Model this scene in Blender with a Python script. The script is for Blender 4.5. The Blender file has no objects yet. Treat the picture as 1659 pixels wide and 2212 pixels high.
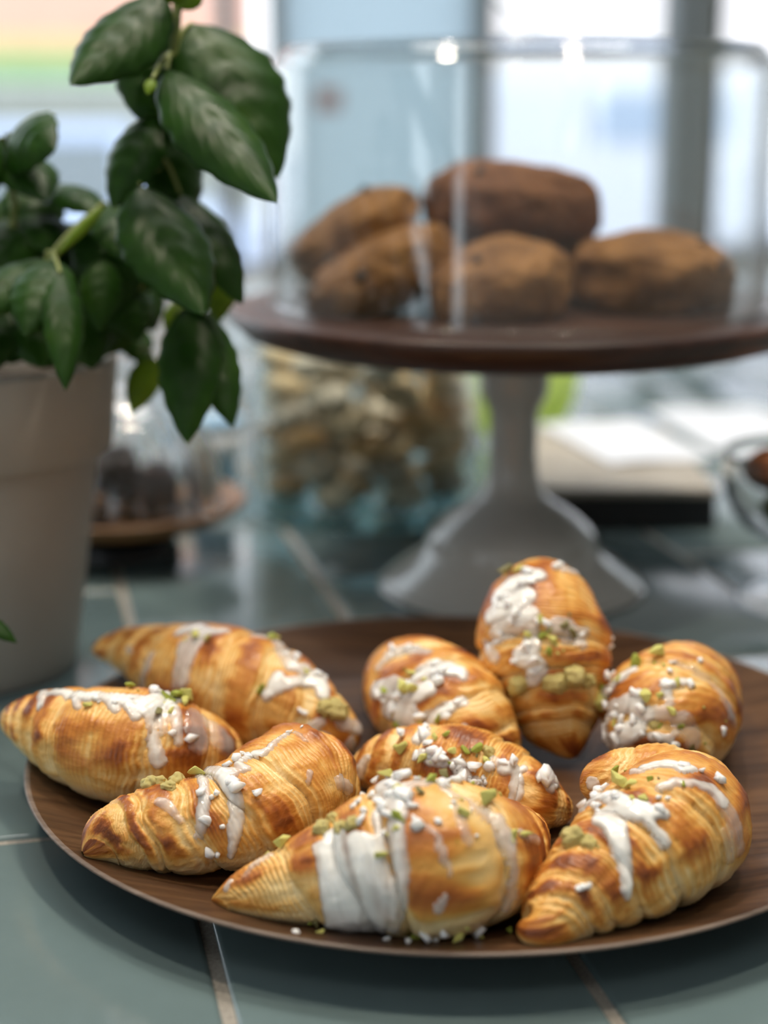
import bpy, bmesh, math, random
from mathutils import Vector, Matrix, Euler

SC = bpy.context.scene
COL = SC.collection
# ---------------------------------------------------------------- camera
cam = bpy.data.cameras.new('camera'); cam_ob = bpy.data.objects.new('camera', cam); COL.objects.link(cam_ob)
cam.sensor_fit = 'VERTICAL'; cam.sensor_height = 24.0; cam.sensor_width = 18.0
cam.lens = 3498.0 / 2212.0 * 24.0
cam.clip_start = .02; cam.clip_end = 200
cam_ob.location = (0, 0, .25); cam_ob.rotation_euler = (math.radians(90 - 13.96), 0, 0)
cam.dof.use_dof = True; cam.dof.focus_distance = .525; cam.dof.aperture_fstop = 2.9; cam.dof.aperture_blades = 0
SC.camera = cam_ob
# ---------------------------------------------------------------- sky, lamps, exposure
W = bpy.data.worlds.new('overcast_sky'); SC.world = W; W.use_nodes = True
_n = W.node_tree.nodes; _l = W.node_tree.links
_bg = _n['Background']
_tc = _n.new('ShaderNodeTexCoord'); _sx = _n.new('ShaderNodeSeparateXYZ'); _rp = _n.new('ShaderNodeValToRGB')
_l.new(_tc.outputs['Generated'], _sx.inputs[0]); _l.new(_sx.outputs[2], _rp.inputs[0]); _l.new(_rp.outputs[0], _bg.inputs[0])
_rp.color_ramp.elements[0].position = 0.0; _rp.color_ramp.elements[0].color = (.86, .90, .96, 1)
_rp.color_ramp.elements[1].position = .8; _rp.color_ramp.elements[1].color = (.80, .90, 1.0, 1)
_bg.inputs[1].default_value = 2.9
def lamp(name, loc, power, size, col, target=None):
    d = bpy.data.lights.new(name, 'AREA'); d.shape = 'DISK'; d.size = size; d.energy = power; d.color = col
    o = bpy.data.objects.new(name, d); COL.objects.link(o); o.location = loc
    if target is not None:
        o.rotation_euler = (Vector(target) - Vector(loc)).to_track_quat('-Z', 'Y').to_euler()
    return o
for _p in ((-.40, .52, 1.25), (.34, .46, 1.3), (.05, .95, 1.35)):
    lamp('ceiling_spot_light', _p, 4.6, .10, (1.0, .86, .68), (.03, .50, 0))
def panel(name, loc, power, sx, sy, col, tgt):
    o = lamp(name, loc, power, sx, col, tgt); o.data.shape = 'RECTANGLE'; o.data.size_y = sy
panel('fill_panel_light', (.1, 1.2, 1.85), 17, 1.4, .5, (1.0, .96, .90), (.1, 1.2, 0))  # added overhead fill, not a fitting of the room
panel('fill_panel_light', (.1, -.9, 1.85), 6, 1.4, .5, (1.0, .95, .88), (.1, -.9, 0))  # added fill from behind the viewer for the front faces
SC.view_settings.view_transform = 'Standard'; SC.view_settings.look = 'None'; SC.view_settings.gamma = 1
SC.view_settings.use_curve_mapping = False; SC.view_settings.exposure = 0.12
SC.cycles.use_denoising = True
SC.cycles.max_bounces = 10; SC.cycles.transparent_max_bounces = 24; SC.cycles.glossy_bounces = 5; SC.cycles.diffuse_bounces = 4
SC.cycles.caustics_reflective = False; SC.cycles.caustics_refractive = False
#CORE
import numpy as np
CAM_H, CAM_F, CAM_PITCH = 0.25, 3498.0, math.radians(13.96)
FLOOR = 0.0095            # inner floor of the serving plate
_c, _s = math.cos(CAM_PITCH), math.sin(CAM_PITCH)

def ray(px, py):
    a, b = (px - 829.5) / CAM_F, (1106 - py) / CAM_F
    return np.array([a, _c + b * _s, -_s + b * _c])

def at(px, py, z):                      # point of the plane at height z seen at a measured picture position
    d = ray(px, py)
    return np.array([0, 0, CAM_H]) + d * ((z - CAM_H) / d[2])

def at_y(px, py, y):                    # the same for the plane at distance y
    d = ray(px, py)
    return np.array([0, 0, CAM_H]) + d * (y / d[1])

def project(P):
    Q = np.asarray(P, float) - np.array([0, 0, CAM_H])
    dep = Q[..., 1] * _c - Q[..., 2] * _s
    up = Q[..., 2] * _c + Q[..., 1] * _s
    return 829.5 + CAM_F * Q[..., 0] / dep, 1106 - CAM_F * up / dep, dep

def hash01(i, j, k, seed):
    n = (i.astype(np.int64) * 374761393 + j.astype(np.int64) * 668265263 + k.astype(np.int64) * 2147483647 + seed * 974711) & 0xffffffff
    n = ((n ^ (n >> 13)) * 1274126177) & 0xffffffff
    n = ((n ^ (n >> 16)) * 2246822519) & 0xffffffff
    return ((n ^ (n >> 15)) & 0xffffff) / float(0xffffff)

def noise3(x, y, z, seed=0):            # smooth value noise, -1..1
    x, y, z = np.broadcast_arrays(np.asarray(x, float), np.asarray(y, float), np.asarray(z, float))
    i, j, k = np.floor(x), np.floor(y), np.floor(z)
    u, v, w = x - i, y - j, z - k
    u, v, w = u*u*(3-2*u), v*v*(3-2*v), w*w*(3-2*w)
    r = 0
    for a in (0, 1):
        for b in (0, 1):
            for c in (0, 1):
                r = r + hash01(i+a, j+b, k+c, seed) * (u if a else 1-u) * (v if b else 1-v) * (w if c else 1-w)
    return 2 * r - 1

def fbm(x, y, z, seed=0, n=3):
    r, amp = 0, 1.0
    for o in range(n):
        r = r + amp * noise3(x * 2**o, y * 2**o, z * 2**o, seed + o * 17); amp *= .5
    return r / 1.75

def sstep(a, b, x):
    x = np.clip((x - a) / (b - a), 0, 1)
    return x * x * (3 - 2 * x)

class Roll:
    """A croissant surface S(t, a): t runs tip to tip, a is the angle from the top."""
    def __init__(self, pts, seed, centre=.5, helix=.05, relief=.125, edges=(.13, .24, .335, .42, .47), bumps=()):
        P, R = [], []
        for i, q in enumerate(pts):
            dep = .55
            zo = q[3] if len(q) > 3 else 0
            for _ in range(6):
                r = q[2] * dep / CAM_F
                p = at(q[0], q[1], FLOOR + .80 * r + zo)
                dep = project(p)[2]
            P.append(p); R.append(r)
        P, R = np.array(P), np.array(R)
        PP = np.vstack([2*P[0]-P[1], P, 2*P[-1]-P[-2]]); RR = np.concatenate([[R[0]], R, [R[-1]]])
        out, rr = [], []
        for i in range(1, len(PP) - 2):
            for u in np.linspace(0, 1, 40, endpoint=False):
                w = np.array([-.5*u+u*u-.5*u**3, 1-2.5*u*u+1.5*u**3, .5*u+2*u*u-1.5*u**3, -.5*u*u+.5*u**3])
                out.append(w @ PP[i-1:i+3]); rr.append(w @ RR[i-1:i+3])
        out.append(P[-1]); rr.append(R[-1])
        out, rr = np.array(out), np.array(rr)
        d = np.concatenate([[0], np.cumsum(np.linalg.norm(np.diff(out, axis=0), axis=1))])
        self.L = d[-1]
        self.ts = np.linspace(0, 1, 400)
        self.sp = np.stack([np.interp(self.ts, d / d[-1], out[:, k]) for k in range(3)], 1)
        self.rd = np.interp(self.ts, d / d[-1], rr)
        for _ in range(30):
            self.sp[1:-1] = .25*self.sp[:-2] + .5*self.sp[1:-1] + .25*self.sp[2:]
            self.rd[1:-1] = .25*self.rd[:-2] + .5*self.rd[1:-1] + .25*self.rd[2:]
        T = np.gradient(self.sp, axis=0); T /= np.linalg.norm(T, axis=1)[:, None]
        S = np.cross(T, [0, 0, 1.]); S /= np.linalg.norm(S, axis=1)[:, None]
        self.U, self.S = np.cross(S, T), S
        self.seed, self.centre, self.helix, self.relief = seed, centre, helix, relief
        self.bumps = bumps
        self.edges = np.array((0,) + tuple(edges) + (.62,))
    def at(self, t, a, lam=1.0):
        """points, bake (0 pale .. 1 dark), line mask"""
        t, a = np.broadcast_arrays(np.asarray(t, float), np.asarray(a, float))
        I = lambda arr: np.stack([np.interp(t, self.ts, arr[:, k]) for k in range(3)], -1)
        P, U, S = I(self.sp), I(self.U), I(self.S)
        r = np.interp(t, self.ts, self.rd)
        e = np.minimum(t, 1 - t); w = .045
        r = r * np.sqrt(np.clip(1 - np.clip(1 - e / w, 0, 1)**2, 0, 1))
        sd = self.seed
        ca, sa = np.cos(a), np.sin(a)
        sgn = np.tanh((t - self.centre) / .07)
        wob = .030 * fbm(ca*1.1 + 5, sa*1.1, t*3.5, sd, 2)
        q = np.abs(t - self.centre + sgn * self.helix * a / math.pi + wob)
        x = np.zeros_like(q); band = np.zeros_like(q)
        for k in range(len(self.edges) - 1):
            m = (q >= self.edges[k]) & (q < self.edges[k+1])
            x = np.where(m, (q - self.edges[k]) / (self.edges[k+1] - self.edges[k]), x)
            band = np.where(m, k, band)
        x = np.where(band == 0, .45 + .55 * x, x)
        prof = np.sqrt(np.clip(1 - np.abs(2 * x**1.5 - 1)**2.6, 0, 1))
        up = sstep(-.65, .25, ca)
        big = fbm(ca*2.2, sa*2.2, t*8, sd + 3, 3)
        mid = fbm(ca*5.5, sa*5.5, t*17, sd + 23, 3)
        crest = sstep(.22, .55, x + .25*mid) * (1 - sstep(.80, .98, x + .15*mid)) * np.clip(.72 + .9*big, 0, 1.25)
        per = .0150 + .004*noise3(q*9, band*3.1, 0, sd + 29)
        lines = np.sin(2*math.pi * (q / per + 1.6 * fbm(ca*1.5, sa*1.5, t*5, sd + 7, 2)))
        lines = lines * np.clip(.75 + .9*fbm(ca*4, sa*4, t*10, sd + 31, 2), 0, 1)
        lmask = np.clip(1 - .85*crest + .3*big, 0, 1) * sstep(.0, .1, e) * (.35 + .65*sstep(-.9, .3, ca))
        fine = noise3(ca*16, sa*16, t*48, sd + 11)
        rr = r * (1 + self.relief * (prof - .70) * sstep(0, .10, e) + .045 * big * sstep(0, .15, e) + .018*mid*sstep(0, .1, e))
        rr = rr + r * (.055*(band == 0) + .022*(band == 1)) * sstep(0, .1, e)
        flap = np.zeros_like(q)
        for t0, a0, rt, ra, hh in self.bumps:
            g = np.exp(-np.abs((t - t0 + .012*mid)/rt)**5 - np.abs((a - a0 + .25*mid)/ra)**5); rr = rr + hh*g; flap = np.maximum(flap, g)
        rr = rr + lam * (lines * lmask * .00048 + fine * .00014 + .00030*fbm(ca*7, sa*7, t*20, sd+13, 2)) * sstep(0, .06, e)
        dn = np.where(ca < 0, .80, 1.0)
        Q = P + (rr * ca * dn)[..., None] * U + (rr * sa)[..., None] * S
        bake = .24 + .18*flap + .58 * crest * up + .20 * big + .10*mid + .15 * (1 - sstep(.0, .10, e)) + .10 * (up - .5)
        bake = bake + .19 * lines * lmask + .05 * fine - .22 * (1 - up) - .10 * (1 - sstep(0, .16, x)) * (band > 0)
        return Q, np.clip(bake, 0, 1), lmask * lines
    def normal(self, t, a):
        h = 1e-3
        pa = self.at(t, a + 8*h, 0)[0] - self.at(t, a - 8*h, 0)[0]
        pt = self.at(np.clip(t + 4*h, 0, 1), a, 0)[0] - self.at(np.clip(t - 4*h, 0, 1), a, 0)[0]
        n = np.cross(pa, pt); n /= np.linalg.norm(n, axis=-1)[..., None] + 1e-12
        return n

# spines: measured picture position of the centre line, radius there (picture units), optional lift
ROLLS = {
 'left':   dict(pts=[(6,1548,24,.016),(50,1560,52,.012),(120,1578,88,.008),(220,1612,118,.005),(330,1628,124,.003),(420,1632,98,.002),(475,1640,60,0),(510,1642,26,0)], seed=3, helix=0.11, centre=.5),
 'back_left': dict(pts=[(200,1402,22,.016),(285,1410,56,.011),(395,1448,96,.004),(505,1490,122,.002),(600,1525,116,.002),(695,1572,82,.002),(775,1605,34,.001)], seed=11, helix=-0.1, centre=.48),
 'open':   dict(pts=[(178,1844,26,.007),(240,1812,71,.004),(335,1798,99,.002),(440,1790,110,.001),(550,1758,128,.001),(635,1718,128,0),(700,1712,84,0),(742,1715,26,0)], seed=23, helix=0.12, centre=.62, edges=(.10,.21,.33,.45,.50), bumps=((.735,.25,.065,1.0,.0030),)),
 'front':  dict(pts=[(458,1944,16,.004),(535,1932,57,.003),(640,1915,98,.002),(750,1892,134,.002),(860,1868,172,.002),(965,1866,172,.002),(1050,1850,126,.001),(1115,1814,74,0),(1150,1795,30,0)], seed=31, helix=0.09, centre=.62, edges=(.12,.23,.33,.45)),
 'right':  dict(pts=[(1126,1992,24,.009),(1142,2008,44,.006),(1174,1998,64,.004),(1212,1964,88,.003),(1292,1906,124,.002),(1383,1848,148,.002),(1460,1788,146,.002),(1470,1725,112,.004),(1400,1692,86,.012),(1310,1692,62,.015),(1262,1692,34,.016)], seed=43, helix=0.09, centre=.55),
 'middle': dict(pts=[(765,1668,34,.002),(845,1660,80,0),(950,1668,98,0),(1060,1695,98,0),(1155,1735,74,0),(1230,1757,26,0)], seed=57, helix=-0.09),
 'centre_back': dict(pts=[(845,1425,34,0),(880,1470,88,0),(930,1520,126,0),(1000,1565,122,0),(1065,1612,80,0),(1115,1650,34,0)], seed=61, helix=0.1),
 'back':   dict(pts=[(1176,1270,58,.040),(1168,1315,106,.034),(1172,1392,136,.020),(1188,1480,126,.008),(1214,1570,84,.001),(1240,1638,24,0)], seed=73, helix=0.1, centre=.42),
 'back_right': dict(pts=[(1372,1640,48,0),(1398,1602,108,0),(1440,1556,146,0),(1478,1508,112,0),(1492,1468,62,0),(1496,1442,26,0)], seed=89, helix=0.09),
}
#ENDCORE
DECOR = {
 'left': {
  'ice': [(1,[(0.22,0.17,2.0),(0.279,0.24,2.2),(0.316,0.21,2.3),(0.339,0.14,2.4),(0.399,0.24,2.4),(0.432,0.28,2.4),(0.452,0.24,2.5),(0.472,0.21,2.5),(0.492,0.21,2.6),(0.515,0.21,2.8),(0.538,0.24,3.0),(0.558,0.24,3.2),(0.575,0.28,3.4),(0.591,0.28,3.5),(0.611,0.14,3.9),(0.644,-0.03,3.6)]),(1,[(0.22,0.17,2.0),(0.289,0.63,1.5)]),(1,[(0.422,0.38,1.9),(0.439,0.52,1.3)]),(1,[(0.561,0.38,2.2),(0.575,0.59,1.6)]),(0.9,[(0.512,0.28,1.9),(0.532,0.49,1.3)]),(0.8,[(0.601,0.35,2.6),(0.601,0.52,2.3),(0.601,0.66,2.0),(0.605,0.8,1.7),(0.608,0.98,1.9),(0.614,1.12,2.1),(0.614,1.22,2.1),(0.618,1.33,2.2)]),(0.6,[(0.638,0.31,2.3),(0.638,0.56,2.1),(0.638,0.73,1.9),(0.638,0.87,1.7),(0.641,1.01,1.4)]),(0.4,[(0.618,0.45,1.9),(0.618,0.66,1.7),(0.621,0.8,1.4)]),(0.25,[(0.697,0.63,3.6),(0.717,0.66,4.0),(0.724,0.77,4.5),(0.731,0.91,4.9),(0.741,1.01,4.4),(0.754,1.08,3.9)]),(0.25,[(0.681,0.45,2.9),(0.677,0.59,3.2),(0.674,0.77,3.5),(0.674,0.87,3.9),(0.677,1.01,4.2)]),(0.9,[(0.575,0.42,2.2),(0.595,0.52,1.9)])],
  'nib': [(0.661,0.94,2.4),(0.595,-0.1,2.6),(0.475,0.31,1.3),(0.525,0.35,1.4),(0.631,-0.31,2.0)],
  'pis': [(0.684,-0.07,4.3),(0.658,0.0,2.9),(0.624,-0.1,2.3),(0.528,-0.28,2.0),(0.465,0.45,1.8),(0.614,0.45,1.9),(0.631,0.42,1.6),(0.668,0.17,2.0)],
  'fill': [],
 },
 'back_left': {
  'ice': [(0.85,[(0.415,0.31,3.3),(0.439,0.24,3.3),(0.459,0.17,3.3),(0.502,0.21,3.1),(0.535,0.21,2.9),(0.555,0.14,2.2),(0.571,0.07,1.4)]),(0.5,[(0.515,0.52,5.4),(0.532,0.66,5.0),(0.541,0.8,4.6),(0.545,0.91,4.3),(0.551,1.05,3.7),(0.561,1.19,3.2)]),(0.3,[(0.488,0.63,2.9),(0.508,0.77,2.6),(0.518,0.91,2.4),(0.525,1.01,2.1),(0.532,1.19,2.0),(0.535,1.33,1.8)]),(0.6,[(0.339,1.05,3.0),(0.339,1.19,2.8),(0.329,1.33,2.7),(0.323,1.47,2.6),(0.313,1.68,2.2),(0.309,1.88,1.9)]),(0.6,[(0.193,1.05,1.3),(0.21,1.08,1.1)]),(0.6,[(0.634,-0.17,2.2),(0.648,-0.28,2.3),(0.661,-0.42,2.5),(0.677,-0.42,2.6),(0.697,-0.38,2.7),(0.727,-0.21,2.8),(0.757,0.0,2.8),(0.777,0.1,2.8)]),(0.8,[(0.784,0.77,2.4),(0.777,0.52,2.4)]),(0.85,[(0.777,0.91,2.1),(0.787,0.77,2.2),(0.797,0.59,2.4),(0.807,0.45,2.4),(0.817,0.28,2.4),(0.83,0.14,2.6),(0.847,0.0,2.8),(0.867,0.28,2.4)]),(0.7,[(0.794,0.0,3.1),(0.8,-0.17,3.2),(0.814,-0.24,3.2),(0.83,-0.24,3.2)]),(0.6,[(0.877,1.26,2.1),(0.883,1.05,1.7)]),(0.6,[(0.91,0.87,2.8),(0.93,0.87,2.6),(0.956,0.8,2.4)]),(0.5,[(0.896,1.5,3.1),(0.903,1.61,2.7),(0.913,1.82,2.4)]),(0.5,[(0.94,1.5,2.4),(0.969,2.2,1.7)])],
  'nib': [(0.83,-0.24,2.1),(0.76,-0.21,1.8),(0.857,0.94,1.7)],
  'pis': [(0.525,0.45,2.5),(0.565,0.42,2.1),(0.804,-0.1,2.1),(0.76,0.87,2.1),(0.661,-0.38,2.2),(0.668,-0.45,1.8)],
  'fill': [(0.896,0.59,5.9),(0.88,0.66,3.8)],
 },
 'open': {
  'ice': [(0.9,[(0.485,0.0,1.5),(0.512,-0.14,1.4),(0.528,-0.07,1.4),(0.538,0.03,1.3),(0.555,0.07,1.2),(0.578,0.03,1.1),(0.605,0.0,0.9),(0.634,-0.03,0.8),(0.658,-0.03,0.8)]),(0.75,[(0.395,-0.63,1.8),(0.409,-0.17,2.2),(0.425,0.1,2.7),(0.452,0.24,2.1)]),(0.8,[(0.366,-0.35,1.2),(0.372,0.14,1.5),(0.366,0.35,1.5),(0.359,0.52,1.6),(0.356,0.66,1.6),(0.346,0.84,1.8),(0.342,1.01,2.0),(0.339,1.12,1.9),(0.336,1.26,1.7)]),(0.95,[(0.432,0.28,2.7),(0.435,0.45,2.5),(0.435,0.59,2.3),(0.435,0.73,2.3),(0.435,0.87,2.2),(0.432,1.01,2.2),(0.425,1.19,2.0),(0.419,1.33,1.7),(0.412,1.47,1.5),(0.405,1.61,1.2),(0.399,1.78,0.7)]),(0.55,[(0.236,0.49,1.3),(0.256,0.56,1.3),(0.269,0.66,1.3),(0.279,0.77,1.3)]),(0.5,[(0.286,0.87,1.3),(0.293,0.94,1.0)]),(0.8,[(0.478,0.24,1.5),(0.475,0.07,1.3)]),(0.4,[(0.668,1.12,2.4),(0.707,1.26,2.1)]),(0.5,[(0.664,0.03,0.9),(0.654,0.28,0.9)]),(0.45,[(0.581,0.8,0.9),(0.565,0.91,0.7)])],
  'nib': [(0.478,-0.07,2.2),(0.522,-0.14,1.8),(0.362,0.42,2.1),(0.352,1.01,2.3),(0.449,0.59,2.6),(0.658,-0.03,1.1),(0.445,0.45,2.1),(0.352,1.64,1.8)],
  'pis': [(0.356,-0.31,2.6)],
  'fill': [(0.213,-0.31,3.9),(0.236,-0.31,3.0),(0.279,-0.49,3.9),(0.259,0.07,2.7)],
 },
 'front': {
  'ice': [(0.6,[(0.13,0.14,1.7),(0.15,0.0,1.3)]),(0.7,[(0.057,0.73,1.3),(0.067,0.49,1.1)]),(0.3,[(0.104,0.49,1.1),(0.117,0.21,1.0)]),(0.95,[(0.319,0.56,4.6),(0.316,0.66,4.9),(0.316,0.77,5.3),(0.316,0.91,5.6),(0.313,1.01,5.9),(0.313,1.12,5.9),(0.313,1.22,5.9),(0.313,1.33,5.9),(0.309,1.43,5.9),(0.309,1.54,5.9),(0.303,1.68,5.6),(0.296,1.88,5.4),(0.286,2.2,5.2)]),(0.85,[(0.376,0.84,4.0),(0.379,0.94,4.2),(0.379,1.05,4.5),(0.379,1.15,4.8),(0.379,1.22,4.7),(0.379,1.29,4.6),(0.379,1.4,4.6),(0.379,1.47,4.5),(0.372,1.57,4.4),(0.369,1.71,4.2),(0.352,2.06,4.2),(0.342,2.34,4.1)]),(0.8,[(0.362,0.73,2.9),(0.362,0.84,2.8),(0.362,0.94,2.7),(0.362,1.05,2.7)]),(0.6,[(0.425,0.7,3.2),(0.429,0.8,3.1),(0.432,0.91,3.0),(0.435,0.98,2.9),(0.439,1.08,2.6),(0.442,1.15,2.4),(0.445,1.22,2.1),(0.445,1.29,2.0),(0.442,1.4,1.9),(0.442,1.47,1.8),(0.442,1.57,1.7),(0.439,1.68,1.6),(0.429,1.82,1.6),(0.405,1.92,1.6),(0.392,2.13,1.6)]),(0.7,[(0.276,0.56,2.2),(0.286,0.7,2.2),(0.293,0.8,2.2)]),(0.5,[(0.409,1.33,1.8),(0.409,1.4,1.8),(0.409,1.47,1.8),(0.405,1.57,1.8),(0.405,1.64,1.8),(0.402,1.78,1.9)]),(0.75,[(0.409,-0.1,4.1),(0.415,0.14,3.8),(0.425,0.31,3.5),(0.429,0.45,3.1),(0.432,0.56,2.7)]),(0.95,[(0.399,0.42,1.6),(0.399,0.52,1.5),(0.399,0.66,1.4),(0.399,0.77,1.3),(0.399,0.84,1.2),(0.399,0.94,1.1)]),(0.6,[(0.442,0.07,2.2),(0.452,0.0,2.1),(0.462,-0.03,2.0),(0.475,-0.17,1.9),(0.492,-0.35,1.8),(0.502,-0.24,1.7)]),(0.45,[(0.468,0.7,1.3),(0.475,0.77,1.3),(0.478,0.84,1.3),(0.478,0.91,1.3),(0.482,1.01,1.3),(0.482,1.08,1.3),(0.485,1.15,1.2),(0.485,1.22,1.0)]),(0.5,[(0.478,1.61,1.6),(0.482,1.47,1.0)]),(0.4,[(0.495,0.42,1.9),(0.495,0.56,2.0),(0.495,0.66,2.1),(0.495,0.77,2.0),(0.498,0.87,1.9)]),(0.45,[(0.492,0.07,1.9),(0.498,0.17,1.9),(0.508,0.21,1.9),(0.512,0.28,2.1),(0.515,0.38,2.3),(0.518,0.45,2.4),(0.522,0.52,2.5),(0.525,0.63,2.6),(0.528,0.7,2.7),(0.528,0.8,2.6),(0.532,0.87,2.5),(0.535,0.94,2.4)]),(0.35,[(0.528,0.84,2.7),(0.528,0.94,2.5),(0.532,1.05,2.3),(0.532,1.15,2.1),(0.532,1.22,2.0),(0.535,1.33,1.8),(0.535,1.43,1.6),(0.535,1.54,1.7),(0.538,1.64,1.8),(0.538,1.78,1.8),(0.538,1.88,1.9)]),(0.4,[(0.561,0.94,1.6),(0.578,1.01,1.5),(0.614,1.08,1.4)])],
  'nib': [(0.395,-0.42,1.8),(0.412,-0.45,1.5),(0.435,-0.14,2.8),(0.442,0.31,3.2),(0.389,-0.03,1.6),(0.399,0.21,1.9),(0.409,0.35,1.8),(0.495,-0.07,2.5),(0.379,0.49,1.7),(0.462,0.73,2.4),(0.478,0.63,1.3),(0.419,0.52,2.0),(0.422,0.0,1.9),(0.468,2.13,1.9),(0.518,2.27,1.8),(0.522,-0.14,1.7),(0.455,0.45,1.6)],
  'pis': [(0.409,-0.42,2.1),(0.432,0.14,2.0),(0.472,-0.14,2.5),(0.512,-0.35,2.5),(0.435,0.59,2.1),(0.432,0.73,1.2),(0.399,0.98,2.0),(0.498,0.52,2.1),(0.532,0.35,3.0),(0.561,0.94,2.0),(0.19,-0.17,2.2),(0.498,2.23,1.9),(0.24,2.09,1.6),(0.459,0.21,1.4),(0.541,0.91,1.4)],
  'fill': [(0.283,0.17,3.6),(0.309,-0.07,2.8),(0.336,0.45,3.2),(0.362,0.49,3.0)],
 },
 'right': {
  'ice': [(1,[(0.475,-0.31,2.0),(0.488,-0.24,2.2),(0.498,-0.17,2.4),(0.502,-0.07,2.6),(0.502,0.03,2.3),(0.498,0.17,2.0),(0.515,0.24,1.7)]),(0.9,[(0.455,-0.42,1.4),(0.449,-0.31,1.1)]),(1,[(0.313,-0.73,1.7),(0.326,-0.7,2.0),(0.336,-0.63,2.3),(0.352,-0.59,2.6),(0.362,-0.56,2.8),(0.346,-0.31,3.1),(0.339,-0.14,3.0),(0.336,0.0,2.9),(0.336,0.1,2.8),(0.342,0.21,2.3),(0.349,0.28,1.9)]),(0.9,[(0.946,-1.19,2.1),(0.422,-0.87,2.0)]),(0.95,[(0.283,-0.03,2.8),(0.283,0.1,2.9),(0.283,0.24,3.0),(0.273,0.35,2.8),(0.263,0.45,2.6),(0.253,0.56,2.4),(0.246,0.66,2.3),(0.243,0.77,2.1),(0.236,0.91,1.9),(0.226,1.05,1.7),(0.216,1.19,1.6),(0.213,1.36,0.9)]),(0.9,[(0.299,-0.17,2.2),(0.316,-0.07,2.4),(0.323,0.03,2.5),(0.326,0.14,2.5),(0.332,0.24,2.5),(0.336,0.35,2.5),(0.342,0.42,2.5),(0.356,0.45,2.1),(0.366,0.52,1.7)]),(0.9,[(0.336,0.45,1.9),(0.336,0.56,1.9),(0.336,0.7,1.9),(0.339,0.87,1.5)]),(0.8,[(0.419,0.14,1.1),(0.432,0.21,1.3),(0.449,0.24,1.4),(0.459,0.35,1.4),(0.472,0.42,1.4),(0.478,0.52,1.6),(0.485,0.59,1.7),(0.492,0.7,1.8),(0.498,0.77,2.0)]),(0.25,[(0.495,0.66,2.3),(0.495,0.73,2.5),(0.495,0.84,2.8),(0.498,0.91,3.1),(0.498,1.01,3.1),(0.498,1.12,3.1),(0.502,1.22,3.1),(0.498,1.33,2.8),(0.498,1.47,2.5)]),(0.2,[(0.478,1.22,2.8),(0.475,1.29,2.5),(0.475,1.43,2.2),(0.475,1.54,2.0)])],
  'nib': [(0.319,-0.7,2.0),(0.336,-0.63,2.3),(0.415,-0.87,2.6),(0.339,-0.35,2.2),(0.535,0.59,2.0),(0.14,0.7,1.7),(0.362,0.45,1.8),(0.505,0.17,2.0),(0.336,-0.14,2.0),(0.316,-0.38,2.0)],
  'pis': [(0.459,-0.7,2.6),(0.405,-0.42,3.4),(0.382,-0.17,2.3),(0.349,0.07,1.5),(0.359,0.17,1.5),(0.336,0.49,0.8),(0.449,0.35,1.0)],
  'fill': [(0.216,-0.24,4.9),(0.223,0.1,3.3)],
 },
 'middle': {
  'ice': [(0.8,[(0.087,1.15,1.7),(0.127,0.91,1.6),(0.11,1.12,1.5),(0.087,1.4,1.3),(0.047,1.82,1.2)]),(0.95,[(0.352,0.45,2.3),(0.352,0.07,2.0)]),(0.9,[(0.399,0.87,1.9),(0.449,0.94,2.2),(0.478,0.94,2.1),(0.512,0.94,1.9)]),(0.7,[(0.555,0.91,2.5),(0.591,1.05,2.5),(0.591,1.22,1.6)]),(0.85,[(0.724,0.59,2.2),(0.747,0.52,2.2),(0.764,0.31,1.6)]),(0.95,[(0.764,0.63,2.2),(0.77,0.84,2.2),(0.777,1.01,2.2),(0.78,1.22,2.2),(0.78,1.4,2.3),(0.78,1.57,2.4),(0.777,1.82,2.5),(0.774,2.34,2.5)]),(0.7,[(0.651,1.12,1.6),(0.691,1.26,1.4)]),(0.8,[(0.827,0.38,2.2),(0.84,0.59,1.6)]),(0.5,[(0.661,0.52,1.3),(0.694,0.56,1.3)]),(0.8,[(0.624,1.15,1.1),(0.658,1.12,1.1)])],
  'nib': [(0.356,0.38,3.2),(0.442,0.73,2.9),(0.482,0.84,2.7),(0.515,0.87,2.2),(0.376,0.91,1.9),(0.578,0.87,2.5),(0.618,0.84,2.4),(0.595,1.08,2.8),(0.681,0.77,2.4),(0.737,0.45,2.5),(0.823,0.35,4.1),(0.853,0.31,2.2),(0.628,1.15,1.7),(0.346,0.0,2.0),(0.561,0.98,1.9),(0.664,1.08,1.6)],
  'pis': [(0.309,0.77,2.6),(0.415,0.94,1.9),(0.525,0.7,2.2),(0.601,0.52,2.2),(0.644,0.63,2.2),(0.468,0.35,1.6),(0.429,0.45,1.4),(0.568,0.59,1.9)],
  'fill': [(0.634,0.38,2.8)],
 },
 'centre_back': {
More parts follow.
